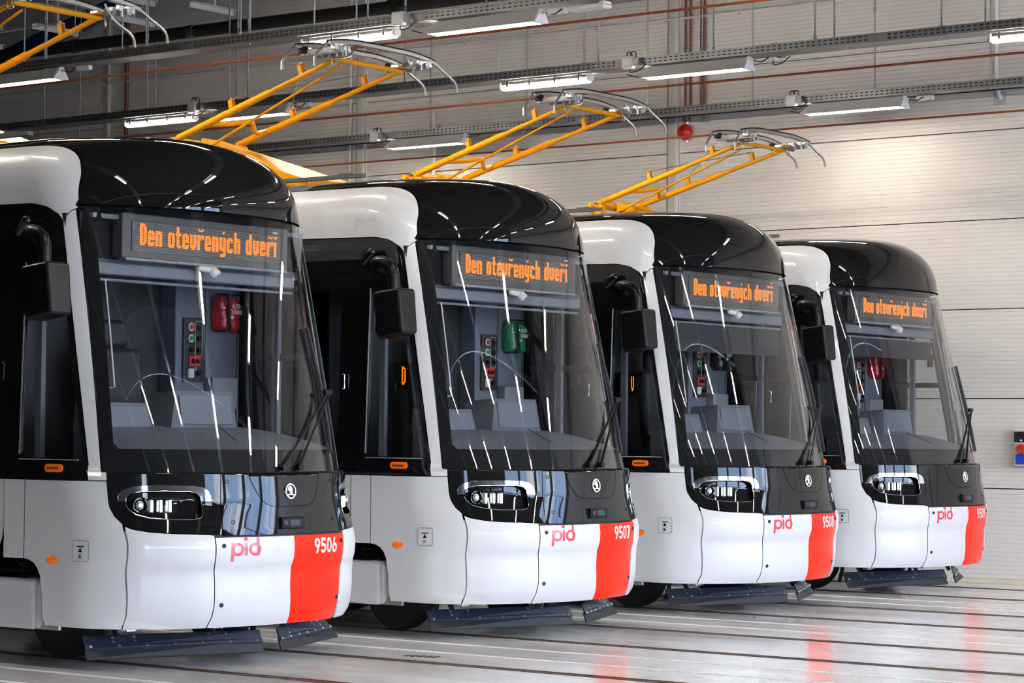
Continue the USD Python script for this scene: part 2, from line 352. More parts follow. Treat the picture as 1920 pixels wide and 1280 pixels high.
# lamp kinds, length along x, origin at the lamp's left end on the tray's underside
def batten(L=1.21):
    t = thing('batten_lamp', 'lit batten lamp', 'lamp', (-5.89, 5.20, 5.40), group='lit batten lamps under the cable trays')
    obj('housing', cat(rbox((L/2, 0, -.035), (L, .085, .05), .02, 8)), lampdark, t)
    d = [rbox((L/2, 0, -.066), (L-.03, .09, .065), .03, 12)]
    obj('diffuser', cat(*d), tube_m, t)
    obj('end_cap', rbox((.02, 0, -.045), (.05, .10, .08), .02), lampwhite, t); obj('end_cap', rbox((L-.02, 0, -.045), (.05, .10, .08), .02), lampwhite, t)
    for x in (.12, .42, .76, L-.14): obj('clip', cat(box((x, -.048, -.04), (.025, .006, .06)), box((x, .0, -.008), (.025, .09, .012))), zinc, t)
    return t
def trough(L=1.29):
    t = thing('reflector_lamp', 'reflector lamp', 'lamp', (-4.30, 5.20, 5.40), group='reflector lamps under the cable trays')
    sec = [(-.035, 0), (-.11, -.115), (-.095, -.118), (-.03, -.012), (.03, -.012), (.095, -.118), (.11, -.115), (.035, 0)]
    V = np.array([(x, y, z) for x in (0, L) for y, z in sec]); k = len(sec); F = []
    V[:k, 0] += np.array([.10, 0, 0, .10, .10, 0, 0, .10])*.9
    for i in range(k): j = (i+1) % k; F += [[i, j, i+k], [j, j+k, i+k]]
    for a in (0, k): F += [[a+0, a+1, a+2], [a+0, a+2, a+3], [a+0, a+3, a+4], [a+0, a+4, a+7], [a+4, a+5, a+6], [a+4, a+6, a+7]]
    obj('reflector', trimesh.Trimesh(V, F, process=False), lampbody, t, smooth=False)
    obj('light_strip', box((L/2, 0, -.105), (L-.06, .14, .012)), strip_m, t)
    ep = Polygon([(-.03, .01), (.03, .01), (.045, -.03), (.115, -.125), (-.115, -.125), (-.045, -.03)])
    e = extrude(ep, .02); e.vertices = np.c_[e.vertices[:, 2]+L, e.vertices[:, 0], e.vertices[:, 1]]; obj('end_plate', e, lampwhite, t, smooth=False)
    obj('cable_gland', cyl((L+.015, 0, -.03), (L+.06, 0, -.03), .016, 10), lampwhite, t)
    obj('lead', tube(bend([(L+.05, 0, -.03), (L+.16, 0, -.06), (L+.26, -.03, -.02)]), .006, 6), cablem, t)
    obj('lead', tube(bend([(.08, 0, -.06), (-.03, -.03, -.10), (-.16, -.06, -.06)]), .006, 6), cablem, t)
    return t
B0, T0 = batten(), trough()
tag(B0, 'lit batten lamp under the first tray, behind the pantograph of the second tram')
tag(T0, 'grey reflector lamp under the first tray, beside the top of the picture centre')
GB, GT = 'lit batten lamps under the cable trays', 'reflector lamps under the cable trays'
for x, y, lab in ((-11.91, 8.63, 'lit batten lamp under the middle tray, leftmost, above the first tram roof'), (-6.08, 8.63, 'lit batten lamp under the middle tray, above and left of the third pantograph head'), (-.26, 8.63, 'lit batten lamp cut by the right picture edge, under the middle tray')):
    copy(B0, 'batten_lamp', lab, 'lamp', (x, y, 5.40), group=GB)
for x, y, lab in ((-10.62, 5.20, 'reflector lamp at the left picture edge, under the first tray'), (-10.47, 8.63, 'reflector lamp under the middle tray, crossed by the yellow arms of the second pantograph'), (-4.22, 8.63, 'reflector lamp under the middle tray, above the red bell'), (-10.57, 12.05, 'reflector lamp under the wall-side tray, left of the third pantograph'), (-4.28, 12.05, 'reflector lamp under the wall-side tray, right of the fourth pantograph head')):
    copy(T0, 'reflector_lamp', lab, 'lamp', (x, y, 5.40), group=GT)
hid = 'lamp over the camera-side aisles, seen only mirrored in the windscreens'
for y in (5.2, 8.63, 12.05, 1.84, -1.59, -5.02):
    for i, x in enumerate(np.arange(-11.9, 13.2, 2.95)):
        if x < (1.2 if y > 1 else 4.) or y > 12: continue
        src, nm = ((B0, 'batten_lamp'), (T0, 'reflector_lamp'))[(i + (y < 5)) % 2]
        copy(src, nm, hid, 'lamp', (x, y, 5.40), group='lamps mirrored in the windscreens')
for y in (1.84, -1.59):
    for src, nm, x in ((T0, 'reflector_lamp', -10.5), (B0, 'batten_lamp', -6.08), (T0, 'reflector_lamp', -4.25), (B0, 'batten_lamp', -.26)):
        copy(src, nm, hid, 'lamp', (x, y, 5.40), group='lamps mirrored in the windscreens')
t = thing('emergency_lamp', 'small flat emergency lamp under the first tray near the top edge', 'lamp', (-2.66, 5.2, 5.39))
obj('housing', rbox((.19, 0, -.02), (.40, .14, .035), .01), lampwhite, t); obj('diffuser', box((.19, 0, -.041), (.36, .11, .006)), lampwhite, t); obj('end_cap', rbox((.36, 0, -.005), (.06, .13, .05), .012), lampwhite, t)
# junction boxes with looping leads
JB = None
for x, y, lab in ((-4.56, 5.10, 'white junction box on the first tray, right of the lit batten lamp'), (-10.63, 8.53, 'grey junction box on the middle tray at the left, beside a lit batten'), (-4.31, 8.53, 'white junction box on the middle tray, left end of a reflector lamp'), (-2.80, 8.90, 'white junction box on the middle tray, right end of a reflector lamp'), (-10.69, 11.96, 'white junction box on the wall-side tray, left of the third pantograph'), (-4.38, 11.96, 'white junction box on the wall-side tray, right of the fourth pantograph')):
    if JB is None:
        JB = t = thing('junction_box', lab, 'junction box', (x, y, 5.45), group='junction boxes on the cable trays')
        obj('case', rbox((0, -.03, 0), (.13, .07, .13), .008), lampwhite, t); obj('lid', rbox((0, -.068, 0), (.115, .012, .115), .005), lampwhite, t)
        obj('bracket', cat(box((.10, -.02, 0), (.07, .05, .08)), box((.14, -.03, -.02), (.02, .06, .03))), galv, t)
        for d in (-.02, .03): obj('lead', tube(bend([(d, -.03, .06), (d, -.03, .11), (d+.05, -.02, .11), (d+.05, 0, .05)]), .006, 6), cablem, t)
        obj('lead', tube(bend([(.02, -.03, -.06), (.02, -.04, -.11), (.12, -.03, -.10), (.2, 0, -.03)]), .006, 6), cablem, t)
    else: copy(JB, 'junction_box', lab, 'junction box', (x, y, 5.45), group='junction boxes on the cable trays')
for x, y, lab in ((-8.99, 5.22, 'small white lamp driver under the first tray near the left edge'), (-2.95+.12, 5.22, 'small white lamp driver under the first tray, right of its reflector lamp'), (-8.98, 8.66, 'small white lamp driver under the middle tray, between the yellow arms'), (-2.75, 12.1, 'small white lamp driver under the wall-side tray at the right')):
    obj('lamp_driver', rbox((x, y, 5.375), (.20, .06, .05), .008), lampwhite, label=lab, cat='lamp driver', group='lamp drivers on the cable trays')
# hanger rods
RODS = {
 5.14: [(-9.89, 'crossing the first pantograph arm'), (-9.54, 'beside the bracket on the first pantograph arm'), (-8.39, 'under the head of the first pantograph'), (-8.04, 'between the two horns of the first pantograph'), (-6.71, 'left of a close pair crossing the black pipe'), (-6.58, 'right of a close pair crossing the black pipe'), (-5.73, 'above the left horn of the second pantograph'), (-5.19, 'left of the pair at the second column'), (-5.05, 'right of the pair at the second column'), (-3.62, 'over the middle of the topmost reflector lamp'), (-3.36, 'over the right end of the topmost reflector lamp')],
 8.57: [(-13.39, 'below the joint of the first pantograph arm'), (-11.54, 'over the left lit batten lamp'), (-10.16, 'first of three by the left junction box'), (-10.02, 'second of three by the left junction box'), (-9.85, 'third of three by the left junction box'), (-7.44, 'behind the head of the second pantograph'), (-6.11, 'at the left end of the central lit batten'), (-4.96, 'left of the pair under the emergency lamp'), (-4.78, 'right of the pair under the emergency lamp'), (-3.48, 'between the two brown pipe pairs'), (-3.34, 'right of the second brown pipe pair'), (-2.15, 'left of two right of the last reflector lamp'), (-1.93, 'right of two right of the last reflector lamp'), (-.76, 'left of the light conduit at the right'), (-.3, 'just before the batten cut by the right edge')],
 12.0: [(-16.45, 'in the dark left corner above the first tram'), (-14.89, 'right of the single brown pipe'), (-9.85, 'left of the bent grey conduit'), (-8.3, 'behind the third pantograph head, left side'), (-6.47, 'beside the third column'), (-4.98, 'right of the brown pipe pairs'), (-3.36, 'over the wall-side reflector lamp at the right'), (-1.92, 'crossing the light conduit at the right')]}
H0 = None
for y, rods in RODS.items():
    nm = {5.14: 'first tray', 8.57: 'middle tray', 12.0: 'wall-side tray'}[y]
    for x, where in rods:
        lab = f'zinc hanger rod of the {nm}, {where}'
        if H0 is None:
            H0 = t = thing('hanger_rod', lab, 'hanger rod', (x, y+.05, TZ), group='hanger rods of the cable trays')
            obj('rod', cyl((0, 0, 0), (0, 0, HZ-TZ), .009, 8), rodm, t); obj('coupling', cyl((0, 0, .95), (0, 0, 1.03), .016, 8), zinc, t); obj('nut', cyl((0, 0, .09), (0, 0, .11), .018, 6), zinc, t)
        else: copy(H0, 'hanger_rod', lab, 'hanger rod', (x, y+.05, TZ + rng.uniform(-.02, .02)), group='hanger rods of the cable trays')

# black pipe, blue steel and pipe racks at the upper left
t = thing('drain_pipe', 'thick black pipe hung below the roof at the upper left', 'pipe', (0, 0, 0))
obj('pipe', tube([(x, 8.95, 6.5-.004*(x+20)) for x in (-40, -20, -5, 10)], .075, 20), blackpipe, t)
for x in (-13.2, -11.1, -10.4, -7.9): obj('pipe_clamp', lathe([(.072, -.05), (.088, -.05), (.088, .05), (.072, .05)], 'x', (x, 8.95, 6.5-.004*(x+20))), alu if x == -11.1 else blackpipe, t); 
for x in (-13.2, -10.4, -7.9): obj('hanger', cyl((x, 8.95, 6.55), (x, 8.95, HZ), .008, 8), rodm, t)
def ibeam(a, b, w, h):
    a, b = np.array(a, float), np.array(b, float); L = np.linalg.norm(b-a); d = (b-a)/L
    s = np.cross(d, (0, 0, 1.)); s /= np.linalg.norm(s); u = np.cross(s, d)
    m = cat(box((L/2, 0, h/2), (L, w, .016)), box((L/2, 0, -h/2), (L, w, .016)), box((L/2, 0, 0), (L, .012, h)))
    M = np.eye(4); M[:3, 0], M[:3, 1], M[:3, 2], M[:3, 3] = d, s, u, a
    return m.apply_transform(M)
obj('roof_brace', ibeam((-18.9, 12.2, 7.02), (-15.9, 12.2, 7.73), .2, .17), blue, label='dark blue steel brace rising behind the upper left pantograph', cat='steel brace')
obj('gantry_beam', ibeam((-17.2, 6.0, 5.66), (-17.2, 12.7, 5.66), .2, .30), blue, label='dark blue beam end behind the roof of the leftmost tram', cat='steel beam')
for loc, lab in (((-15.28, 10.5, 7.0), 'grey pipe rack with two cross arms behind the first pantograph arm'), ((-13.78, 10.5, 6.99), 'grey pipe rack behind the head of the first pantograph'), ((-12.28, 10.5, 7.0), 'grey pipe rack above the black pipe clamp at the top edge'), ((-16.85, 10.5, 6.95), 'grey pipe rack cut by the left picture edge')):
    t = thing('pipe_rack', lab, 'pipe rack', loc, group='grey pipe racks under the roof')
    obj('post', cat(box((0, 0, (HZ-loc[2])/2+.05), (.07, .012, HZ-loc[2]-.1)), box((0, .03, (HZ-loc[2])/2+.05), (.012, .06, HZ-loc[2]-.1))), rackgrey, t)
    for z in (.08, .36): obj('cross_arm', cat(box((.02, -.02, z), (.012, .85, .075)), box((.05, -.02, z+.035), (.07, .85, .008))), rackgrey, t)

# wall services
def wallpipe(name, lab, catg, pts, r, m, clips=(), group=None):
    t = thing(name, lab, catg, (0, 0, 0), group=group)
    obj('pipe', tube(bend(pts) if len(pts) > 2 else pts, r, 10), m, t)
    for c in clips: obj('clip', rbox(c, (.04, .03, .03), .006), alu, t)
for i, (x, b, lab) in enumerate(((-6.40, 5.44, 'left brown pipe of the pair running down to the red bell'), (-6.33, 5.44, 'right brown pipe of the pair running down to the red bell'), (-6.17, 5.5, 'left brown pipe of the pair ending at a grey wall plate'), (-6.12, 5.47, 'right brown pipe of the pair ending at a grey wall plate'))):
    wallpipe('brown_pipe', lab, 'pipe', [(x, HY1-.05, b), (x, HY1-.05, HZ-.1)], .014, brown, [(x, HY1-.04, z) for z in (5.6, 6.35, 6.8)], 'brown pipe pairs on the far wall')
wallpipe('brown_pipe', 'single brown pipe on the dark far wall at the left', 'pipe', [(-16.24, HY1-.05, 5.2), (-16.24, HY1-.05, HZ-.1)], .03, brown, [(-16.24, HY1-.03, z) for z in (5.9, 6.3, 6.7, 7.1, 7.5)])
t = thing('alarm_bell', 'red round alarm bell on the far wall', 'bell', (-6.365, HY1, 5.30))
obj('gong', lathe([(0, -.17), (.045, -.16), (.082, -.13), (.10, -.085), (.10, -.05), (.085, -.03), (0, -.03)][::-1], 'y', (0, 0, 0)) if 0 else trimesh.creation.uv_sphere(.1, count=[20, 28]).apply_scale((1, .85, 1)).apply_translation((0, -.10, 0)), plain('bell_red', (.55, .012, .012), .3), t)
obj('back_plate', box((0, -.02, 0), (.10, .04, .10)), lampwhite, t); obj('clapper', cyl((.0, -.06, -.09), (0, -.06, -.125), .016, 10), alu, t); obj('gland', cyl((0, -.04, .09), (0, -.04, .13), .022, 10), alu, t)
pl_m = plain('wall_patch', (.46, .46, .48), .5)
obj('wall_plate', box((-6.14, HY1-.004, 5.49), (.16, .008, .16)), pl_m, label='square grey wall plate below the right brown pipe pair', cat='wall plate', group='square grey wall plates')
obj('wall_plate', box((-2.19, HY1-.004, 5.41), (.15, .008, .15)), pl_m, label='square grey wall plate under the bent light conduit at the right', cat='wall plate', group='square grey wall plates')
wallpipe('conduit', 'light grey conduit bending into the wall at the upper right', 'conduit', [(-2.22, HY1-.04, HZ-.1), (-2.22, HY1-.04, 5.55), (-2.19, HY1-.03, 5.45), (-2.17, HY1, 5.40)], .025, walllight, [(-2.22, HY1-.03, z) for z in (5.8, 6.4)])
wallpipe('conduit', 'light grey vertical conduit beside the second wall column', 'conduit', [(-11.86, HY1-.05, .2), (-11.86, HY1-.05, HZ-.1)], .022, walllight, [(-11.85, HY1-.03, z) for z in (5.1, 6.2)])
wallpipe('conduit', 'grey conduit with a bend behind the second pantograph', 'conduit', [(-10.33, HY1-.105, .2), (-10.33, HY1-.105, 5.83), (-10.42, HY1-.105, 5.9), (-16.5, HY1-.105, 5.9)], .022, walllight, [(-10.31, HY1-.03, 5.65), (-11.1, HY1-.03, 5.9), (-13.1, HY1-.03, 5.9)])
wallpipe('conduit', 'long thin grey conduit with clips along the top of the far wall', 'conduit', [(-30, HY1-.065, 6.72), (HX1-.1, HY1-.065, 6.72)], .014, walllight, [(x, HY1-.06, 6.715) for x in np.arange(-19.4, 0, 1.06)])
t = thing('socket_box', 'white power socket box with red and blue outlets at the right edge', 'socket box', (-1.86, HY1, 1.47))
obj('case', rbox((0, -.06, 0), (.20, .12, .42), .012), lampwhite, t); obj('fuse_window', rbox((0, -.125, .12), (.18, .03, .12), .008), panelblk, t)
obj('red_socket', lathe([(.025, .0), (.05, .0), (.06, .05), (.035, .055), (.025, .03)], 'y', (-.005, -.17, -.015), 24), plain('socket_red', (.6, .02, .02), .35), t)
obj('blue_socket', rbox((0, -.13, -.13), (.14, .03, .11), .008), plain('socket_blue', (.02, .06, .45), .35), t); obj('knob', cyl((0, -.13, .08), (0, -.15, .08), .012, 12), lampwhite, t)

# ---------------------------------------------------------------- the tram: one body surface S(u, v)
# v is height up to 3.1 and climbs over the dome above it; u runs round the front from the right side (-1) to the left side (+1), one unit per metre along the sides
PB, PA, BU, ZM, DL, PP, QQ, W31, D31, DTOP = -1.317, -1.793, .004, 3.645, .56, 2.32, 3.9, 1.206, .678, .85
LZ = [.20, .27, .35, .50, .60, .66, .72, .80, .90, 1.17, 1.302]; LX = [-1.36, -1.300, -1.262, -1.242, -1.240, -1.236, -1.218, -1.212, -1.224, -1.252, -1.266]
def shape(z):
    z = np.asarray(z, float); t = np.clip((z-1.303)/(3.1-1.303), 0, 1); s = np.clip((z-3.1)/(ZM-3.1), 0, 1)
    low = z < 1.3025
    x0 = np.where(low, LXs(z), PB+(PA-PB)*t+BU*4*t*(1-t)); x0 = np.where(z > 3.1, PA-DL*(1-(1-s**PP)**(1/PP)), x0)
    w = np.where(low, 1.25-.10*np.clip((.36-z)/.16, 0, 1)**2, 1.25+(W31-1.25)*t**2); w = np.where(z > 3.1, W31*np.maximum(1-s**QQ, 0)**(1/QQ), w)
    D = np.where(low, np.interp(z, [.85, 1.1], [.82, .9]), .9+(D31-.9)*t); D = np.where(z > 3.1, D31+(DTOP-D31)*s, D)
    n = np.where(low, np.interp(z, [.85, 1.1], [2.12, 2.0]), 2.0)
    return x0, w, D, n

_lx = PchipInterpolator(LZ, LX)
def LXs(z): return _lx(np.clip(z, .2, 1.302))
def v2z(v): v = np.asarray(v, float); return np.where(v > 3.1, 3.1+(ZM-3.1)*np.sin(np.clip(v-3.1, 0, 1)*np.pi/2), v)
def z2v(z): return z if z <= 3.1 else 3.1+math.asin(min(1, (z-3.1)/(ZM-3.1)))*2/np.pi
def S(u, v):
    u = np.asarray(u, float); v = np.asarray(v, float); z = v2z(v); x0, w, D, n = shape(z)
    ph = np.clip(u, -1, 1)*np.pi/2
    y = w*np.sign(ph)*np.abs(np.sin(ph))**(2/n); x = x0-D+D*np.maximum(np.cos(ph), 0)**(2/n) - np.maximum(np.abs(u)-1, 0)
    return np.stack([x, y, z], -1)
def Nrm(u, v, e=2e-3):
    a = S(u+e, v)-S(u-e, v); b = S(u, np.minimum(v+e, 4.0995))-S(u, v-e)
    n = np.cross(a, b); L = np.linalg.norm(n, axis=-1, keepdims=True)
    return n/np.where(L > 1e-12, L, 1)
def surfx(y, z):
    x0, w, D, n = shape(z); q = np.minimum(np.abs(y)/np.maximum(w, 1e-6), .99999); return x0-D+D*(1-q**n)**(1/n)
def uf(y, z):                                   # u of the point at half-width y, height z, on the front
    x0, w, D, n = [float(a) for a in shape(z)]; q = min(1, abs(y)/w)
    return math.copysign(math.asin(q**(n/2))*2/np.pi, y)
def us(x, z):                                   # u of the right-side point at length x, height z
    x0, w, D, n = [float(a) for a in shape(z)]; xb = x0-D
    if x <= xb: return -1-(xb-x)
    return -math.acos(min(1, ((x-xb)/D)**(n/2)))*2/np.pi
def path(pts, step=.05):
    """Boundary given by ('f', y, z) front points and ('s', x, z) right-side points, as a polyline in (u, v)."""
    out = []
    for a, b in zip(pts, pts[1:]+pts[:1]):
        out.append(a[0] == 'f' and (uf(a[1], a[2]), z2v(a[2])) or (us(a[1], a[2]), z2v(a[2])))
        if a[0] == b[0]:
            L = math.hypot(a[1]-b[1], a[2]-b[2]); k = int(min(60, L/step))
            for i in range(1, k):
                t = i/k; q = (a[1]+(b[1]-a[1])*t, a[2]+(b[2]-a[2])*t)
                out.append(((uf if a[0] == 'f' else us)(*q), z2v(q[1])))
    return Polygon(out).buffer(0)
def f(*yz): return [('f', a, b) for a, b in yz]
def s(*xz): return [('s', a, b) for a, b in xz]
def mirror(p): return affinity.scale(p, -1, 1, origin=(0, 0))
def panel(poly, off=0., th=.022, du=.035, dv=.05, edge=True):
    """The part of the body surface inside poly, moved out by off, as a solid sheet th thick with exact normals."""
    Vs, Fs, Ns, n0 = [], [], [], 0
    for g in getattr(poly, 'geoms', [poly]):
        if g.area < 1e-6: continue
        a0, b0, a1, b1 = g.bounds
        def lines(lo, hi, d, far):
            L = [lo]
            while L[-1] < hi-1e-9:
                step = d if not far or abs(L[-1]) < 1.6 or (L[-1] < 0 and L[-1] > -1.6) else min(1.5, max(d, (abs(L[-1])-1.5)*.5))
                L.append(min(hi, L[-1]+step))
            return np.array(L)
        if a0 < -1.6: U = -lines(-a1, -a0, du, True)[::-1] if a1 <= 0 else np.r_[-lines(0, -a0, du, True)[::-1], lines(0, a1, du, True)[1:]]
        else: U = lines(a0, a1, du, a0 >= 0 and a1 > 1.6)
        W = lines(b0, b1, dv, False)
        ii, jj = np.meshgrid(np.arange(len(U)-1), np.arange(len(W)-1), indexing='ij'); ii, jj = ii.ravel(), jj.ravel()
        cells = shapely.box(U[ii], W[jj], U[ii+1], W[jj+1]); shapely.prepare(g)
        inside = shapely.contains_properly(g, cells) | shapely.covers(g, cells); touch = shapely.intersects(g, cells) & ~inside
        uv, fc = [], []; k = 0
        for c, d in zip(ii[inside], jj[inside]):
            uv += [(U[c], W[d]), (U[c+1], W[d]), (U[c+1], W[d+1]), (U[c], W[d+1])]; fc += [(k, k+1, k+2), (k, k+2, k+3)]; k += 4
        for q in shapely.intersection(g, cells[touch]):
            for h in getattr(q, 'geoms', [q]):
                if h.geom_type != 'Polygon' or h.area < 1e-9: continue
                h = shapely.orient_polygons(h) if hasattr(shapely, 'orient_polygons') else shapely.geometry.polygon.orient(h)
                if not h.interiors and abs(h.convex_hull.area-h.area) < 1e-9:
                    c = np.array(h.exterior.coords)[:-1]; m = len(c); uv += list(map(tuple, c)); fc += [(k, k+i, k+i+1) for i in range(1, m-1)]; k += m
                else:
                    c, tr = trimesh.creation.triangulate_polygon(h, engine='earcut'); uv += list(map(tuple, c)); fc += [tuple(k+x for x in r) for r in tr]; k += len(c)
        uv = np.array(uv); fc = np.array(fc)
        uniq, inv = np.unique(np.round(uv, 7), axis=0, return_inverse=True); fc = inv.reshape(-1)[fc]; uv = uniq
        e1 = uv[fc[:, 1]]-uv[fc[:, 0]]; e2 = uv[fc[:, 2]]-uv[fc[:, 0]]; ar = e1[:, 0]*e2[:, 1]-e1[:, 1]*e2[:, 0]
        fc = fc[np.abs(ar) > 1e-12]; ar = ar[np.abs(ar) > 1e-12]; fc[ar < 0] = fc[ar < 0][:, ::-1]
        N = Nrm(uv[:, 0], uv[:, 1]); P = S(uv[:, 0], uv[:, 1]) + N*off
        Vs += [P, P-N*th]; Ns += [N, -N]; Fs += [fc+n0, fc[:, ::-1]+n0+len(P)]; n0 += 2*len(P)
        for ring in [g.exterior, *g.interiors] if edge else ():
            c = np.array(shapely.segmentize(ring, .06).coords)
            rN = Nrm(c[:, 0], c[:, 1]); rP = S(c[:, 0], c[:, 1])+rN*off
            T = np.gradient(rP, axis=0); side = np.cross(T, rN)
            if not shapely.is_ccw(ring): pass
            sg = 1. if shapely.is_ccw(ring) == (ring is g.exterior) else -1.
            side = side/np.maximum(np.linalg.norm(side, axis=1, keepdims=True), 1e-9)*sg
            if ring is not g.exterior: side = -side
            m = len(c); Vs += [rP, rP-rN*th]; Ns += [side, side]; F = []
            for i in range(m-1): F += [(n0+i, n0+m+i, n0+i+1), (n0+i+1, n0+m+i, n0+m+i+1)]
            Fs.append(np.array(F)); n0 += 2*m
    return np.vstack(Vs), np.vstack(Fs), np.vstack(Ns)
G = .004
def onfront(m, y0, z0, off=.0015):
    """Lays lettering (x right, y up, z out) on the front around half-width y0, height z0."""
    v = np.asarray(m.vertices); y, z = y0+v[:, 0], z0+v[:, 1]
    e = 2e-3; X = surfx(y, z); dy = (surfx(y+e, z)-surfx(y-e, z))/(2*e); dz = (surfx(y, z+e)-surfx(y, z-e))/(2*e)
    n = np.stack([np.ones_like(X), -dy, -dz], 1); n /= np.linalg.norm(n, axis=1, keepdims=True)
    P = np.stack([X, y, z], 1) + n*(off+v[:, 2:3])
    return trimesh.Trimesh(P, m.faces, process=False)
def frontpt(y, z, off=0.): return onfront(trimesh.Trimesh([[0, 0, 0]], np.zeros((0, 3), int), process=False), y, z, off).vertices[0]
def frontn(y, z): return frontpt(y, z, 1.)-frontpt(y, z, 0.)
def aim(m, p, n):
    """Puts a mesh made along +z at p, looking along n."""
    M = trimesh.geometry.align_vectors((0, 0, 1), n); M = M.copy(); M[:3, 3] = p; return m.copy().apply_transform(M)

# ---- part outlines
glass_edge = [(-1.1130, 3.088), (-1.1250, 2.6), (-1.1370, 2.1), (-1.1500, 1.6), (-1.1560, 1.306)]
pillar_back = [(-1.936, 1.252), (-2.025, 1.751), (-2.122, 2.26), (-2.2225, 2.774), (-2.258, 2.95), (-2.262, 2.985)]
dome_edge = [(-1.1130, 3.096)]
dome_side = [(-2.205, 3.20), (-2.212, 3.29), (-2.235, 3.36), (-2.285, 3.43), (-2.36, 3.48), (-2.47, 3.515), (-2.60, 3.528)]
_t = np.r_[0, np.cumsum(np.hypot(*np.diff(np.array([(-2.19, 3.11)]+dome_side).T)))]; _pts = np.array([(-2.19, 3.11)]+dome_side)
_q = np.linspace(0, _t[-1], 26); dome_side = list(zip(PchipInterpolator(_t, _pts[:, 0])(_q)[1:], PchipInterpolator(_t, _pts[:, 1])(_q)[1:]))
mask_low = [(-1.1535, 1.233), (-1.1520, 1.077), (-1.1430, 1.014), (-1.1220, .970), (-1.0780, .935), (-1.020, .920), (-.896, .909), (-.668, .899), (-.587, .896)]
pillar = path(s(*pillar_back) + s((-2.250, 3.020), (-2.222, 3.052), (-2.19, 3.070)) + f((-1.1130, 3.084), *glass_edge[1:], (-1.158, 1.252)))
cant = path(s((-2.266, 2.992), (-2.252, 3.028), (-2.222, 3.061), (-2.19, 3.080)) + f((-1.1130, 3.094)) + s(*dome_side) + s((-3.4, 3.532), (-6, 3.535), (-31, 3.535), (-31, 3.13), (-6, 3.13), (-3.2, 3.128), (-2.526, 3.116), (-2.394, 3.09), (-2.31, 3.042)))
dome_poly = path(f((-1.1130, 3.102)) + s(*[(x+.006, z+.003) for x, z in dome_side], (-3.4, 3.537)))
_d = np.array(dome_poly.exterior.coords)
def arcpoly(left_pts, right_last_v=4.1):
    a = [(us(x, z), z2v(z)) for x, z in left_pts]
    return a
lft = [(uf(-1.1130, 3.102), z2v(3.102))] + [(us(x+.006, z+.003), z2v(z+.003)) for x, z in dome_side] + [(us(x, 3.536), z2v(3.536)) for x in np.linspace(-2.7, -3.4, 8)]
xr = -3.4
topv = np.linspace(z2v(3.55), 4.1, 14)
def u_at(x, v):
    x0, w, D, n = [float(a) for a in shape(v2z(v))]; xb = x0-D; return -1-(xb-x)
lft += [(u_at(xr, v), v) for v in topv]
bot = [(uf(y, 3.102), 3.102+1e-6) for y in np.linspace(-1.1, 1.1, 40)]
dome_poly = Polygon(lft + [(-a, b) for a, b in lft[::-1]] + [(a, z2v(3.102)) for a, b in bot[::-1]]).buffer(0)
roof_half = Polygon([(u_at(-3.405, v), v) for v in np.linspace(z2v(3.54), 4.1, 12)] + [(u_at(-31, v), v) for v in np.linspace(4.1, z2v(3.54), 12)]).buffer(0)
gl = [(y+.004, z) for y, z in glass_edge]
def sym(left):     # left: uv points of the right-hand half from top to bottom -> closed symmetric polygon with the top and bottom following constant v
    return Polygon(left + [(-a, b) for a, b in left[::-1]]).buffer(0)
def uvf(pts): return [(uf(y, z), z2v(z)) for y, z in pts]
def densify(pts, k=8):
    out = []
    for a, b in zip(pts, pts[1:]): out += [(a[0]+(b[0]-a[0])*t, a[1]+(b[1]-a[1])*t) for t in np.linspace(0, 1, k, endpoint=False)]
    return out + [pts[-1]]
screen = sym(uvf(densify(gl)))
side_front = path(s((-2.508, 1.246), (-1.94, 1.246)) + f((-1.158, 1.246), *[(y-.004, z) for y, z in mask_low[:4]], (-1.127, .950), (-1.127, .72), (-1.115, .50), (-1.110, .36), (-1.095, .275)) + s((-2.0, .275), (-2.318, .28), (-2.324, .47), (-2.348, .61), (-2.376, .66), (-2.41, .692), (-2.46, .712), (-2.508, .718)))
side_rear = path(s((-2.714, 1.246), (-2.514, 1.246), (-2.514, .718), (-2.714, .718)))
door_low = path(s((-4.10, 1.246), (-2.722, 1.246), (-2.722, .92), (-2.735, .85), (-2.77, .78), (-2.83, .735), (-2.90, .72), (-4.10, .72)))
side_long = path(s((-31, 1.246), (-4.11, 1.246), (-4.11, .30), (-31, .30)))
corner = path(f((-1.118, .950), (-1.090, .932), (-1.020, .914), (-.896, .903), (-.70, .896), (-.645, .890), (-.645, .70), (-.632, .60), (-.625, .42), (-.640, .275), (-1.090, .275), (-1.104, .36), (-1.108, .50), (-1.121, .72)))
flap_w = path(f((-.638, .876), (.018, .876), (.018, .74), (.008, .66), (.008, .52), (.022, .42), (.036, .275), (-.632, .275), (-.619, .42), (-.626, .60), (-.638, .70)))
flap_r = path(f((.0185, .876), (.630, .876), (.630, .70), (.622, .60), (.614, .42), (.600, .275), (.0365, .275), (.0225, .42), (.0085, .52), (.0085, .66), (.0185, .74)))
hatch = path(f((-.352, 1.3015), (-.335, 1.25), (-.312, 1.205), (-.285, 1.16), (-.255, 1.122), (-.22, 1.097), (-.18, 1.082), (-.13, 1.078), (.15, 1.078), (.21, 1.084), (.255, 1.105), (.29, 1.145), (.315, 1.20), (.335, 1.25), (.352, 1.3015)))
mask_c = path(f((-.556, 1.3015), (-.566, 1.15), (-.574, 1.0), (-.578, .890), (.578, .890), (.574, 1.0), (.566, 1.15), (.556, 1.3015))).difference(hatch.buffer(.0035))
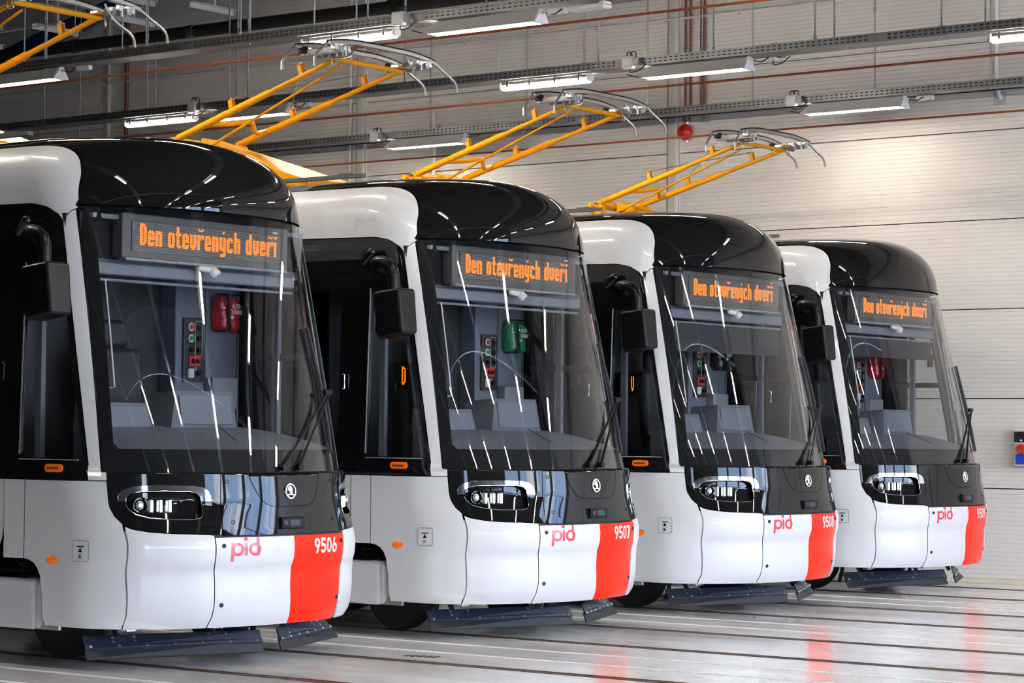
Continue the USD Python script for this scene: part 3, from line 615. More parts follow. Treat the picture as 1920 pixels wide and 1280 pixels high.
lamp_out = [(-1.118, 1.10), (-1.121, 1.146), (-1.112, 1.175), (-1.092, 1.197), (-1.05, 1.215), (-.98, 1.221), (-.885, 1.222), (-.74, 1.219), (-.68, 1.208), (-.645, 1.185), (-.632, 1.15), (-.628, 1.09), (-.630, 1.03), (-.645, .995), (-.68, .980), (-.78, .978), (-.90, .980), (-1.0, .990), (-1.06, 1.008), (-1.10, 1.045)]
lamp_in = [(-1.092, 1.10), (-1.090, 1.14), (-1.070, 1.168), (-1.02, 1.181), (-.90, 1.184), (-.77, 1.183), (-.725, 1.172), (-.702, 1.145), (-.698, 1.09), (-.700, 1.03), (-.715, 1.008), (-.76, .998), (-.90, .998), (-1.0, 1.008), (-1.06, 1.030), (-1.085, 1.065)]
lamp_o, lamp_i = path(f(*lamp_out)), path(f(*lamp_in))
mask_s = path(f((-.562, 1.3015), (-1.154, 1.3015), *mask_low, (-.5835, .896), (-.580, 1.0), (-.572, 1.15))).difference(lamp_o)
side_mask = path(s((-31, 1.256), (-1.944, 1.256), *[(x-.010, z) for x, z in pillar_back[1:]], (-2.31, 3.034), (-2.394, 3.082), (-2.526, 3.108), (-3.2, 3.120), (-31, 3.122)))
win = path(s((-2.555, 1.395), (-2.00, 1.395), (-2.055, 1.70), (-2.135, 2.10), (-2.225, 2.56), (-2.25, 2.70), (-2.53, 2.70), (-2.555, 2.66)))
doorwin = path(s((-3.95, 1.55), (-2.90, 1.55), (-2.86, 1.60), (-2.86, 2.66), (-2.90, 2.70), (-3.95, 2.70)))
door_gap = path(s((-4.10, 1.256), (-2.722, 1.256), (-2.722, 2.78), (-2.74, 2.82), (-2.78, 2.84), (-4.10, 2.84)))
longwins = [path(s((x-1.55, 1.55), (x, 1.55), (x, 2.70), (x-1.55, 2.70))) for x in (-4.6, -6.4, -8.2, -10.0, -13.0, -14.8, -16.6, -18.4, -21., -22.8, -24.6, -26.4, -28.2)]

# ---- lettering
LED_FONT = {
 'D': ['#####..', '######.'] + ['###.###']*10 + ['######.', '#####..'], 'e': ['.#####.', '#######', '###.###', '###.###', '#######', '#######', '###....', '###.###', '#######', '.#####.'],
 'n': ['######.', '#######'] + ['###.###']*8, 'o': ['.#####.', '#######'] + ['###.###']*6 + ['#######', '.#####.'], 't': ['.###..']*4 + ['######', '######'] + ['.###..']*6 + ['.#####', '..####'],
 'v': ['###.###']*7 + ['#######', '.#####.', '..###..'], 'r': ['###.###', '#######', '####.##', '####...'] + ['###....']*6, 'y': ['###.###']*7 + ['#######', '.######', '....###'], 'c': ['.#####.', '#######', '###.###'] + ['###....']*4 + ['###.###', '#######', '.#####.'],
 'h': ['###....']*4 + ['######.', '#######'] + ['###.###']*8, 'd': ['....###']*4 + ['.######', '#######'] + ['###.###']*6 + ['#######', '.######'], 'i': ['###']*10}
def led_cells(text):
    """(column, row) of lit LEDs, row 0 on the base line, rows upwards."""
    out = []; x = 0
    for ch in text:
        if ch == ' ': x += 5; continue
        base = {'ř': 'r', 'ý': 'y', 'í': 'i'}.get(ch, ch); g = LED_FONT[base]; w = len(g[0])
        for i, row in enumerate(g): out += [(x+j, len(g)-1-i) for j, c in enumerate(row) if c == '#']
        if ch == 'ř': out += [(x+1, 13), (x+2, 13), (x+5, 13), (x+6, 13), (x+2, 12), (x+3, 12), (x+4, 12), (x+5, 12)]
        if ch == 'ý': out += [(x+4, 13), (x+5, 13), (x+3, 12), (x+4, 12)]
        if ch == 'í': out += [(x+1, 13), (x+2, 13), (x+3, 13), (x, 12), (x+1, 12), (x+2, 12)]
        if base == 'y': out += [(x+4, -1), (x+5, -1), (x+6, -1)] + [(x+j, -2) for j in range(1, 7)] + [(x+j, -3) for j in range(1, 6)]
        x += w+1
    return out, x-1
def quads(cells, ox, oz, px, pz, fx, fz, x=0.):
    c = np.array(cells, float); a = ox+c[:, 0]*px; b = oz+c[:, 1]*pz; n = len(c)
    V = np.stack([np.stack([np.full(n, x), a+i*px*fx/2, b+j*pz*fz/2], 1) for i, j in ((-1, -1), (1, -1), (1, 1), (-1, 1))], 1).reshape(-1, 3)
    k = np.arange(n)*4; return V, np.vstack([np.stack([k, k+1, k+2], 1), np.stack([k, k+2, k+3], 1)])
def pid_shape():
    sx, sy = .000576, .00051; w = 30
    ring = lambda cx, cy, ro, ri: Point(0, 0).buffer(ro, 24).difference(Point(0, 0).buffer(ri, 24)) if 0 else affinity.translate(Point(0, 0).buffer(ro, 24).difference(Point(0, 0).buffer(ri, 24)), cx, cy)
    p = ring(87, -214, 86, 50).union(shapely.box(0, -370, 35, -130)); i = shapely.box(183, -298, 217, -130).union(Point(199, -78).buffer(27, 20)); d = ring(323, -214, 86, 50).union(shapely.box(358, -298, 390, -56))
    return affinity.scale(shapely.union_all([p, i, d]), sx, sy, origin=(0, 0))
def winged_arrow():
    ring = Point(0, 0).buffer(.052, 32).difference(Point(0, 0).buffer(.043, 32))
    wing = Polygon([(-.005, -.021), (.012, -.021), (.017, .0), (.015, .018), (.008, .032), (-.004, .039), (-.018, .034), (-.028, .020), (-.036, .004), (-.026, .007), (-.018, .004), (-.010, -.008)])
    arrow = Polygon([(-.034, -.022), (-.024, -.019), (.020, -.019), (.030, -.022), (.033, -.028), (.026, -.033), (.018, -.0265), (-.022, -.0265), (-.028, -.033), (-.034, -.030)])
    return shapely.union_all([ring, wing.difference(Point(.006, -.012).buffer(.0035)), arrow])

def digits(text, h=.106, w=.0665, gap=.008):
    """Condensed bold figures built from strokes."""
    t = .0205; out = []; x = 0
    def ell(cx, cy, rx, ry): return affinity.translate(affinity.scale(Point(0, 0).buffer(1, 24), rx, ry), cx, cy)
    for ch in text:
        r = w/2
        if ch == '0': g = ell(r, h/2, r, h/2).difference(ell(r, h/2, r-t, h/2-t*.9))
        elif ch in '96':
            ry = h*.315
            g = ell(r, h-ry, r, ry).difference(ell(r, h-ry, r-t, ry-t*.9))
            g = g.union(Polygon([(w-t*.15, h-ry*1.05), (w-t*1.2, h-ry*1.45), (r*.55, 0), (r*.55+t*1.15, 0)]))
            if ch == '6': g = affinity.rotate(g, 180, origin=(r, h/2))
        elif ch == '5':
            ry = h*.315
            g = ell(r, ry, r, ry).difference(ell(r, ry, r-t, ry-t*.9)).difference(Polygon([(-.01, ry*.62), (r*.75, ry*.8), (r*.75, ry*2.2), (-.01, ry*2.2)]))
            g = g.union(Polygon([(.004, ry*1.35), (.004+t, ry*1.35), (.008+t, h), (.008, h)])).union(shapely.box(.008, h-t, w-.004, h)).union(Polygon([(.004, ry*1.35), (.004+t, ry*1.3), (r, ry*2), (r, ry*2-t*.9)]).buffer(.001))
        elif ch == '7': g = shapely.union_all([shapely.box(0, h-t, w, h), Polygon([(w, h), (w, h-t*1.1), (r*.72+t, 0), (r*.42, 0), (w-t*1.4, h-t)])])
        elif ch == '8':
            ra, rb = h*.245, h*.295
            g = ell(r, h-ra, r*.88, ra).difference(ell(r, h-ra, r*.88-t, ra-t*.85)).union(ell(r, rb, r, rb).difference(ell(r, rb, r-t, rb-t*.85)))
        out.append(affinity.translate(g, x, 0)); x += w+gap
    return shapely.union_all(out), x-gap

def fine(m): return m.subdivide_to_size(.02)
def both(name, poly, m, root, off=0., label=None, **kw):
    res = []
    for q in (poly, mirror(poly)): res.append(obj(name, panel(q, off, **kw), m, root))
    return res
def build_tram():
    C = stage.CreateClassPrim('/tram_kind'); R = '/tram_kind'; UsdGeom.Xform.Define(stage, R).GetPrim().SetSpecifier(Sdf.SpecifierClass)
    def o(name, mesh, m, parent=R, **k): return obj(name, mesh, m, parent, **k)
    # shell
    for q in (side_front, mirror(side_front)): o('side_panel', panel(q, th=.012), white)
    for q in (side_rear, mirror(side_rear)): o('side_panel', panel(q, th=.012), white)
    for q in (door_low, mirror(door_low)): o('door_panel', panel(q, -.004), white)
    for q in (side_long, mirror(side_long)): o('side_panel', panel(q, th=.012), white)
    for q in (corner, mirror(corner)): o('bumper_panel', panel(q, th=.012), white)
    o('access_panel', panel(flap_w, th=.012), white); o('red_stripe_panel', panel(flap_r, th=.012), red, label='red stripe panel')
    for q in (pillar, mirror(pillar)): o('window_pillar', panel(q, .003), white)
    for q in (cant, mirror(cant)): o('roof_side_panel', panel(q, .0), white)
    o('roof_dome', panel(dome_poly, 0., du=.03, dv=.03), mask_m)
    roofs = (roof_half, mirror(roof_half)); o('roof', cat(*[trimesh.Trimesh(a[0], a[1], process=False) for a in (panel(r, 0.) for r in roofs)]), roofgrey, smooth=20)
    for sgn in (-1, 1): o('roof_edge', cat(box((-16.95, sgn*.86, 3.655), (28, .05, .03)), *[box((-3.15-i*1.4, sgn*.86, 3.675), (.13, .03, .012)) for i in range(3)]), roofgrey)
    for q in (side_mask, mirror(side_mask)):
        holes = shapely.union_all([win, doorwin, *longwins]) if q is side_mask else mirror(shapely.union_all([win, doorwin, *longwins]))
        dg = door_gap if q is side_mask else mirror(door_gap)
        o('side_band', panel(q.difference(holes).difference(dg.buffer(.004)), -.008), gloss)
        o('door_leaf', panel(dg.difference(holes), -.011), gloss)
        o('cab_side_window', panel(holes.intersection(q.intersection(shapely.box(-2.3, 1.3, 2.3, 2.8))).intersection(win if q is side_mask else mirror(win)), -.012, th=.005), side_m)
        o('door_window', panel(doorwin if q is side_mask else mirror(doorwin), -.016, th=.005), tint_m)
        for lw in longwins: o('side_window', panel(lw if q is side_mask else mirror(lw), -.014, th=.005), tint_m)
    for sgn in (-1, 1):
        o('window_edge', cat(cyl((-2.575, sgn*1.247, 1.42), (-2.54, sgn*1.243, 2.71), .006, 6), cyl((-2.575, sgn*1.247, 1.385), (-2.0, sgn*1.246, 1.385), .004, 6)), alu)
        o('door_handle', cat(rbox((-2.80, sgn*1.255, 1.98), (.035, .02, .12), .008), cyl((-2.80, sgn*1.255, 2.06), (-2.80, sgn*1.27, 2.06), .018, 10)), chrome)
    # front mask
    o('front_mask', panel(mask_c, .002), mask_m); o('hatch', panel(hatch, .002), mask_m)
    for q, li in ((mask_s, 0), (mirror(mask_s), 1)): o('front_mask', panel(q, .002), mask_m)
    o('mask_gap', panel(path(f((-.66, .902), (.66, .902), (.66, .872), (-.66, .872))), -.012, th=.01), seal)
    o('inner_bumper', panel(path(f((-1.15, .93), (-1.0, .89), (1.0, .89), (1.15, .93), (1.16, .30), (-1.16, .30))), -.014, th=.006), white)
    o('mask_backing', panel(path(f((-1.15, 1.29), (1.15, 1.29), (1.12, .96), (1.0, .91), (-1.0, .91), (-1.12, .96))).difference(lamp_o.union(mirror(lamp_o))), -.03, th=.006), seal)
    for sgn in (-1, 1):
        hl = '/tram_kind/' + numbered('/tram_kind', 'headlight').rsplit('/', 1)[1]
        fr = lamp_o.difference(lamp_i.buffer(-.002)); pk = lamp_i
        if sgn > 0: fr, pk = mirror(fr), mirror(pk)
        upper = fr.intersection(shapely.box(-2, 1.115, 2, 1.4)); lower = fr.difference(shapely.box(-2, 1.113, 2, 1.4))
        A = panel(upper, -.002, th=.05); H = put(hl, A[0], A[1], darkchrome, A[2]); tag(H, 'headlight with chrome upper frame')
        o('lower_frame', panel(lower, -.002, th=.05), mask_m, hl)
        o('frame_edge', tube([frontpt(sgn*abs(y), z, .001) for y, z in lamp_in + lamp_in[:1]], .003, 6), chrome, hl)
        o('pocket', panel(pk, -.048, th=.01), gloss, hl)
        y0, z0 = sgn*1.035, 1.098; p = frontpt(y0, z0, -.03); n = np.array([.93, sgn*.36, 0]); n /= np.linalg.norm(n)
        o('projector_ring', aim(lathe([(.040, -.02), (.052, -.02), (.054, .022), (.050, .026), (.044, .02), (.040, -.01), (.040, -.02)], 'z'), p, n), chrome, hl)
        o('projector_bowl', aim(lathe([(0, -.02), (.045, -.02), (.045, -.014), (.033, -.012), (.030, .008), (.0, .008)], 'z'), p, n), gloss, hl)
        o('projector_lens', aim(lathe([(.030, .004), (.028, .014), (.02, .021), (.01, .025), (0, .026)], 'z'), p, n), plain('lens_glass', (.30, .33, .36), .02, .6), hl)
        o('lens_glow', aim(lathe([(.013, .0245), (.0, .028)], 'z', n=16), p + np.array([.001, 0, 0]), n), drl_m, hl)
        for yy in (-.985, -.937, -.889):
            c = frontpt(-sgn*yy, 1.092, -.028)
            o('light_block', rbox(c, (.030, .026, .082), .005), cablight, hl); o('light_bar', rbox(c+np.array([.010, sgn*-.004, 0]), (.016, .023, .078), .005), drl_m, hl)
        o('reflector_step', tube([frontpt(sgn*q, 1.128, -.035) for q in np.linspace(.87, .71, 8)], .004, 6), chrome, hl)
    # badge, camera, screws, lettering
    wa = extrude(winged_arrow(), .004); o('badge', onfront(extrude(Point(0, 0).buffer(.054, 32), .006), .006, 1.177, .002), chrome, label='round winged arrow badge')
    o('emblem', onfront(wa, .006, 1.177, .009), plain('badge_white', (.82, .82, .83), .3), '/tram_kind/badge'); o('emblem_field', onfront(extrude(Point(0, 0).buffer(.045, 32), .001), .006, 1.177, .0082), satin, '/tram_kind/badge')
    cb = o('front_camera', rbox(frontpt(0, .962, .004), (.05, .236, .082), .012), satin)
    o('camera_window', rbox(frontpt(.012, .962, .026), (.012, .10, .045), .004), plain('camera_glass', (.015, .03, .06), .03), '/tram_kind/front_camera'); o('camera_lens', aim(lathe([(.022, 0), (.022, .008), (.014, .010), (.0, .006)], 'z', n=20), frontpt(-.085, .962, .029), (1, 0, 0)), plain('camera_red', (.03, .008, .008), .1), '/tram_kind/front_camera')
    for y, z in ((-.518, 1.246), (-.498, .977), (.518, 1.246), (.498, .977), (-.585, .822), (-.572, .427), (.592, .822), (.588, .427)):
        n = frontn(y, z)
        s_ = o('screw', aim(lathe([(0, .001), (.010, .0), (.0115, .003), (.0115, .0045), (.014, .0045), (.0155, .001), (.0155, -.004)], 'z', n=18), frontpt(y, z, .001), n), rubber)
    o('operator_lettering', onfront(fine(extrude(pid_shape(), .0008)), -.531, .9045, .0012), plain('lettering_red', (.80, .012, .03), .3, coat_weight=.6, coat_roughness=.03), label='red lettering reading pid')
    # side fittings on the right side and mirrored on the left
    for sgn in (-1, 1):
        Y = sgn*1.25
        mk = extrude(rrect(-.083, -.027, .083, .027, .0265), .014); mk.vertices = np.c_[-2.23+mk.vertices[:, 0], Y-sgn*.008+sgn*mk.vertices[:, 2], 1.328+mk.vertices[:, 1]]; mk.faces = mk.faces[:, ::-1] if sgn > 0 else mk.faces
        mk.fix_normals(); ml = o('marker_lamp', mk, amber); P_ = str(ml.GetPath())
        o('marker_core', rbox((-2.235, Y+sgn*.006, 1.328), (.115, .006, .016), .003), amber_dark, P_)
        o('indicator', lathe([(0, .022), (.02, .018), (.04, .008), (.055, 0), (.055, -.006), (0, -.006)], 'y', (-2.235, Y-sgn*.001, .716), 24).apply_transform(np.array([[1, 0, 0, 0], [0, sgn, 0, (1-1)*0], [0, 0, .55, .716*.45], [0, 0, 0, 1]]) if sgn > 0 else np.array([[1, 0, 0, 0], [0, -1, 0, 2*Y], [0, 0, .55, .716*.45], [0, 0, 0, 1]])), amber, label='small oval amber side indicator')
        poly = rrect(-.065, -.065, .065, .065, .014)
        def onside(m, x0, z0, off):
            v = m.vertices; z = z0+v[:, 1]; x = x0+v[:, 0]; x_0, w, D, n = shape(z); xb = x_0-D; q = np.clip((x-xb)/D, 0, 1)
            y = w*(1-q**n)**(1/n)*np.ones_like(x); dx = np.where(x > xb, q/np.sqrt(np.maximum(1-q*q, 1e-4))*w/D, 0)
            nn = np.stack([dx, np.ones_like(x), 0*x], 1); nn /= np.linalg.norm(nn, axis=1, keepdims=True)
            Q = np.stack([x, y, z], 1) + nn*(off+v[:, 2:3]); Q[:, 1] *= sgn
            return trimesh.Trimesh(Q, m.faces if sgn > 0 else m.faces[:, ::-1], process=False)
        jp = o('jack_plate', onside(extrude(poly, .003), -1.963, .786, .0005), white); P_ = str(jp.GetPath())
        o('jack_gap', onside(extrude(rrect(-.069, -.069, .069, .069, .018).difference(poly.buffer(-.0005)), .002), -1.963, .786, .0004), cabgrey, P_)
        o('jack_mark', onside(extrude(shapely.union_all([shapely.box(-.030, .026, .030, .034), Polygon([(-.017, -.008), (.017, -.008), (0, .022)])]), .0008), -1.963, .786, .0036), satin, P_)
        o('jack_socket', onside(trimesh.creation.cylinder(.013, .006, sections=16), -1.963, .750, .005), chrome, P_)
        o('side_camera', man(manifold3d.Manifold.batch_hull([manifold3d.Manifold.sphere(.035, 16).translate(q) for q in ((-2.57, Y, 2.98), (-2.50, Y+sgn*.03, 2.99), (-2.60, Y, 2.92))])), gloss)
    for sgn in (-1,):
        Y = sgn*1.25
        # mirror
        ma = o('mirror_arm', tube(bend([(-2.40, Y-sgn*.01, 2.86), (-2.40, Y+sgn*.12, 2.90), (-2.25, Y+sgn*.18, 2.90), (-2.155, Y+sgn*.18, 2.84), (-2.15, Y+sgn*.18, 2.66)], 8, .45), [.055]*2+[.048]*22+[.045]*2, 14), satin); P_ = str(ma.GetPath())
        sp = manifold3d.Manifold.sphere(.028, 20)
        hull = man(manifold3d.Manifold.batch_hull([sp.translate((x, Y+sgn*y, z)) for x, y, z in ((-2.245, .10, 2.635), (-2.05, .09, 2.66), (-2.245, .26, 2.635), (-2.05, .25, 2.66), (-2.215, .11, 2.33), (-2.015, .10, 2.365), (-2.215, .25, 2.33), (-2.015, .24, 2.365))]))
        mh = o('mirror_housing', hull, satin); o('mirror_glass', box((-2.252, Y+sgn*.18, 2.49), (.004, .15, .29), ry=.08), chrome, str(mh.GetPath()))
    # underframe, bogie, plough
    o('underframe', cat(box((-16.5, 0, .36), (28.6, 2.1, .20)), box((-2.15, 0, .42), (.9, 2.0, .22)), box((-1.75, 0, .37), (.5, 1.5, .12))), dark)
    for sgn in (-1, 1):
        sk = [rbox((-3.55, sgn*1.185, .41), (2.2, .06, .34), .028, 12), rbox((-2.53, sgn*1.10, .41), (.22, .17, .34), .05, 16)]
        o('bogie_skirt', cat(*sk), white)
        o('skirt_trim', rbox((-2.36, sgn*1.14, .262), (.20, .03, .045), .006), alu)
        for x in (-2.62, -4.40):
            w = o('wheel', lathe([(.10, -.05), (.22, -.05), (.25, -.065), (.305, -.065), (.330, -.03), (.322, .06), (.25, .06), (.22, .03), (.10, .03), (.10, -.05)], 'y', (x, sgn*.74, .335), 40).apply_transform(np.eye(4)), dark); P_ = str(w.GetPath())
            o('hub', lathe([(0, -.12), (.07, -.12), (.10, -.09), (.11, -.04), (0, -.04)], 'y', (x, sgn*.74, .335), 20), steelplate, P_)
        o('sand_pipe', tube(bend([(-2.2, sgn*.74, .5), (-2.24, sgn*.74, .25), (-2.28, sgn*.74, .10)]), .02, 8), dark)
        o('spring', cat(*[lathe([(.05+.02, z-.012), (.085, z), (.07, z+.012)], 'z', (-2.72, sgn*1.0, .62), 16) for z in (-.04, 0, .04)]), dark)
        o('tow_bracket', cat(rbox((-1.86, sgn*.90, .262), (.06, .085, .04), .005), cyl((-1.85, sgn*.80, .262), (-1.85, sgn*1.0, .262), .018, 10)), alu)
        o('tow_bracket', cat(rbox((-1.58, sgn*.36, .265), (.05, .085, .035), .005), cyl((-1.56, sgn*.36, .262), (-1.52, sgn*.36, .262), .012, 8)), alu)
        a, b, c, d = [np.array((x, sgn*y, z)) for x, y, z in ((-2.004, -1.18, .215), (-1.437, -.085, .225), (-1.385, -.09, .088), (-1.885, -1.25, .080))]
        if sgn > 0: a, b, c, d = a*(1, -1, 1), b*(1, -1, 1), c*(1, -1, 1), d*(1, -1, 1)
        else: a, b, c, d = [q*np.array((1, 1, 1)) for q in ((-2.004, -1.18, .215), (-1.437, -.085, .225), (-1.385, -.09, .088), (-1.885, -1.25, .080))]
        def plate(s0, s1, th, lift):
            q = [a+(d-a)*s0, b+(c-b)*s0, b+(c-b)*s1, a+(d-a)*s1]; n = np.cross(q[1]-q[0], q[3]-q[0]); n /= np.linalg.norm(n); n = n if n[0] > 0 else -n
            q = [x+n*lift for x in q]; V = np.array(q+[x-n*th for x in q])
            return trimesh.convex.convex_hull(V), n
        m1, n = plate(0, .62, .012, .010); m2, _ = plate(.44, 1.0, .012, 0); m3, _ = plate(.44, .62, .008, .018)
        pl = o('track_guard', m1, steelplate, smooth=False); P_ = str(pl.GetPath())
        o('rubber_lip', m2, rubber, P_, smooth=False); o('clamp_strip', m3, steelplate, P_, smooth=False)
        bt = []
        for t in np.linspace(.03, .97, 7): q = (a+(d-a)*.53)+((b+(c-b)*.53)-(a+(d-a)*.53))*t+n*.018; bt.append(aim(lathe([(.012, 0), (.010, .006), (0, .008)], 'z', n=10), q, n))
        for t in (.16, .28, .70, .80):
            for r in (.12, .32): q = (a+(d-a)*r)+((b+(c-b)*r)-(a+(d-a)*r))*t+n*.010; bt.append(aim(lathe([(.012, 0), (.010, .006), (0, .008)], 'z', n=10), q, n))
        tag(o('bolt_heads', cat(*bt), zinc, P_), kind='stuff')
        for t in (.2, .75): q = a+(b-a)*t; o('guard_bracket', cat(cyl(q-n*.03, q-n*.03+np.array((-.1, 0, .16)), .02, 8)), dark, P_)
    # windscreen
    o('windscreen', panel(screen.buffer(-.002), .0, th=.006), windscreen_m)
    inner = sym(uvf(densify([(y+.028, min(z, 3.085)) for y, z in glass_edge[:-1]] + [(-1.125, 1.306)])))
    clear = sym(uvf(densify([(-1.040, 3.00), (-1.055, 2.6), (-1.075, 2.1), (-1.095, 1.6), (-1.100, 1.462)])))
    o('screen_border', panel(screen.difference(clear).difference(screen.intersection(shapely.box(-.62, 3.0, .62, 3.2))), -.009, th=.004), cabblack)
    for sgn in (-1, 1):
        pts = [S(uf(sgn*y, z), z2v(z))-Nrm(uf(sgn*y, z), z2v(z))*.035 for y, z in ((1.03, 2.60), (1.045, 2.25), (1.062, 1.875), (1.09, 1.868))]
        o('blind_rail', tube(pts, .006, 8), lampwhite)
    # wipers
    pv = [frontpt(-.005, 1.335, .02), frontpt(.165, 1.335, .02)]; nd = np.array((-1.529, .70, 1.867)); bl = [frontpt(y, z, .03) for y, z in ((.60, 2.32), (.655, 1.92), (.658, 1.62), (.637, 1.43))]
    wv = o('wiper', cat(*[tube([p_, p_+(nd-p_)*.35, nd+np.array((0, .02*i, .0))], [.014, .010, .007], 8) for i, p_ in enumerate(pv)]), satin)
    o('wiper_joint', cat(rbox(nd, (.03, .07, .04), .008), cyl(nd+(-.01, -.03, 0), nd+(-.01, .05, .01), .012, 8)), satin, '/tram_kind/wiper'); o('wiper_blade', tube(bl, [.010, .014, .014, .010], 6), rubber, '/tram_kind/wiper')
    o('wiper_blade', cat(*[tube([frontpt(y+d, z, .012) for y, z in ((.60, 2.32), (.655, 1.92), (.658, 1.62), (.637, 1.43))], .007, 5) for d in (-.004,)]), rubber, '/tram_kind/wiper')
    for p_ in pv: o('wiper_base', cyl(p_-(0.03, 0, 0), p_+(.02, 0, 0), .022, 12), satin, '/tram_kind/wiper')
    # destination display
    DX, Y0, Y1 = -2.055, -.722, .760
    o('destination_display', cat(rbox((DX-.06, .015, 2.91), (.10, 1.66, .31), .01)), signcase); DP = '/tram_kind/destination_display'
    o('display_face', box((DX-.008, .019, 2.912), (.006, 1.50, .215)), signface, DP)
    px, pz = (Y1-Y0)/160, .0108; cells, wd = led_cells('Den otevřených dveří'); ox = Y0+px*7.5; oz = 2.815+.0108*3.6
    alls = {(i, j) for i in range(160) for j in range(-4, 15)}; lit = set((c+7, r) for c, r in cells)
    tag(o('led_dots', quads([(i, j) for i, j in sorted(alls-lit)], Y0+px*.5, oz, px, pz, .34, .36, DX-.004), dot_m, DP), kind='stuff')
    o('led_text', quads(cells, ox, oz, px, pz, .92, .80, DX-.0025), led_m, DP, label='orange lettering reading Den otevřených dveří')
    o('led_core', quads(cells, ox, oz, px, pz, .55, .42, DX-.0018), ledhot_m, DP)
    o('display_lip', cat(rbox((DX-.02, .015, 2.748), (.06, 1.62, .02), .006), *[cyl((DX+.012, y, 2.748), (DX+.016, y, 2.748), .006, 8) for y in np.linspace(-.75, .78, 8)]), cablight, DP)
    o('sensor', box((DX-.004, .70, 3.025), (.004, .05, .014)), lampwhite, DP)
    o('display_shroud', cat(box((-2.19, -.93, 2.90), (.05, .36, .30)), box((-2.19, .95, 2.92), (.05, .28, .26))), cabblack)
    # cab interior
    o('blind_case', cat(rbox((-2.125, -.06, 2.675), (.07, 2.02, .085), .012), rbox((-2.12, -.06, 2.60), (.03, 2.02, .02), .006)), cabgrey)
    o('header_panel', cat(box((-2.20, 0, 2.735), (.02, 2.2, .06)), box((-2.5, 0, 3.03), (.8, 2.1, .03))), cabgrey)
    tag(o('dome_sensor', cat(man(manifold3d.Manifold.batch_hull([manifold3d.Manifold.sphere(.02, 12).translate(q) for q in ((-2.03, -.10, 2.72), (-2.03, .05, 2.72), (-2.0, .05, 2.70))])), trimesh.creation.icosphere(2, .035).apply_translation((-2.0, .0, 2.69))), lampwhite))
    ny, nx = 44, 10; V = []
    for i in range(ny+1):
        y = -1.06+2.12*i/ny; fx = float(surfx(y, 1.465))-.035
        for j in range(nx+1):
            t = j/nx; k = 1-max(0, (y-.15)/.9)**2*.75 if y > .15 else 1.
            V.append((fx+(-2.25-fx)*t, y, 1.460+.165*k*(1-(1-t)**2.2)))
    V = np.array(V); Fq = []
    for i in range(ny):
        for j in range(nx): q = i*(nx+1)+j; Fq += [[q, q+nx+1, q+1], [q+1, q+nx+1, q+nx+2]]
    low = V.copy(); low[:, 2] = 1.28; k0 = len(V); Fq2 = list(Fq) + [[a+k0, c+k0, b+k0] for a, b, c in Fq]
    for i in range(ny): q, r = i*(nx+1), (i+1)*(nx+1); Fq2 += [[q, q+k0, r], [r, q+k0, r+k0]]
    for i in range(ny): q, r = i*(nx+1)+nx, (i+1)*(nx+1)+nx; Fq2 += [[q, r, q+k0], [r, r+k0, q+k0]]
    for i0 in (0, ny):
        for j in range(nx): q = i0*(nx+1)+j; Fq2 += [[q, q+1, q+k0], [q+1, q+1+k0, q+k0]]
    da = o('dashboard', trimesh.Trimesh(np.vstack([V, low]), Fq2, process=False), dash_m, smooth=40); DA = '/tram_kind/dashboard'
    o('instrument_hood', cat(trimesh.convex.convex_hull([(-1.93, -.46, 1.60), (-1.93, .19, 1.60), (-2.25, -.50, 1.60), (-2.25, .19, 1.60), (-1.97, -.38, 1.86), (-1.97, .17, 1.86), (-2.25, -.38, 1.84), (-2.25, .17, 1.84)])), dash_m, DA, smooth=False)
    o('instrument_screen', box((-1.945, -.11, 1.73), (.01, .50, .20), ry=-.15), cabgrey, DA)
    o('instrument_hood', cat(trimesh.convex.convex_hull([(-2.0, -1.02, 1.58), (-2.0, -.56, 1.58), (-2.3, -1.02, 1.58), (-2.3, -.56, 1.58), (-2.05, -1.0, 1.77), (-2.05, -.58, 1.77), (-2.3, -1.0, 1.77), (-2.3, -.58, 1.77)])), dash_m, DA, smooth=False)
    o('instrument_screen', box((-2.025, -.79, 1.675), (.01, .40, .14), ry=-.25), cabgrey, DA)
    o('dash_seam', tube([(float(surfx(.08+.1*t, 1.5))-.10-.38*t, -.30+.22*t, 1.52+.10*t) for t in np.linspace(0, 1, 6)], .003, 5), cabblack, DA)
    st = o('driver_seat', cat(rbox((-2.72, -.25, 1.86), (.13, .50, .62), .05, 12, ry=-.08), rbox((-2.76, -.25, 2.27), (.10, .28, .20), .045, 12), rbox((-2.50, -.25, 1.50), (.48, .50, .12), .05, 12)), cabdark)
    o('seat_post', cyl((-2.5, -.25, .95), (-2.5, -.25, 1.46), .06, 12), cabblack, '/tram_kind/driver_seat')
    o('cab_floor', box((-2.4, 0, .93), (1.3, 2.2, .03)), cabblack); o('saloon_floor', box((-16.9, 0, .60), (27.7, 2.3, .03)), cabdark)
    o('saloon_ceiling', box((-16.6, 0, 3.0), (28.6, 2.3, .03)), cabdark)
    o('cab_bulkhead', cat(box((-3.02, -.35, 2.0), (.03, 1.70, 2.1)), box((-3.02, .33, 2.90), (.03, 1.7, .25))), cabdark)
    cbn = o('electric_cabinet', cat(rbox((-3.06, .815, 1.98), (.42, .65, 2.06), .012)), cabgrey); CB = '/tram_kind/electric_cabinet'
    o('cabinet_door', rbox((-2.845, .96, 1.95), (.015, .33, 1.6), .005), cabgrey, CB); o('door_lock', cyl((-2.84, 1.10, 2.5), (-2.825, 1.10, 2.5), .012, 8), chrome, CB)
    o('fold_box', rbox((-2.80, .93, 1.865), (.08, .27, .24), .01), cablight, CB)
    o('cabinet_edge', box((-2.845, 1.138, 2.0), (.03, .012, 2.0)), alu, CB)
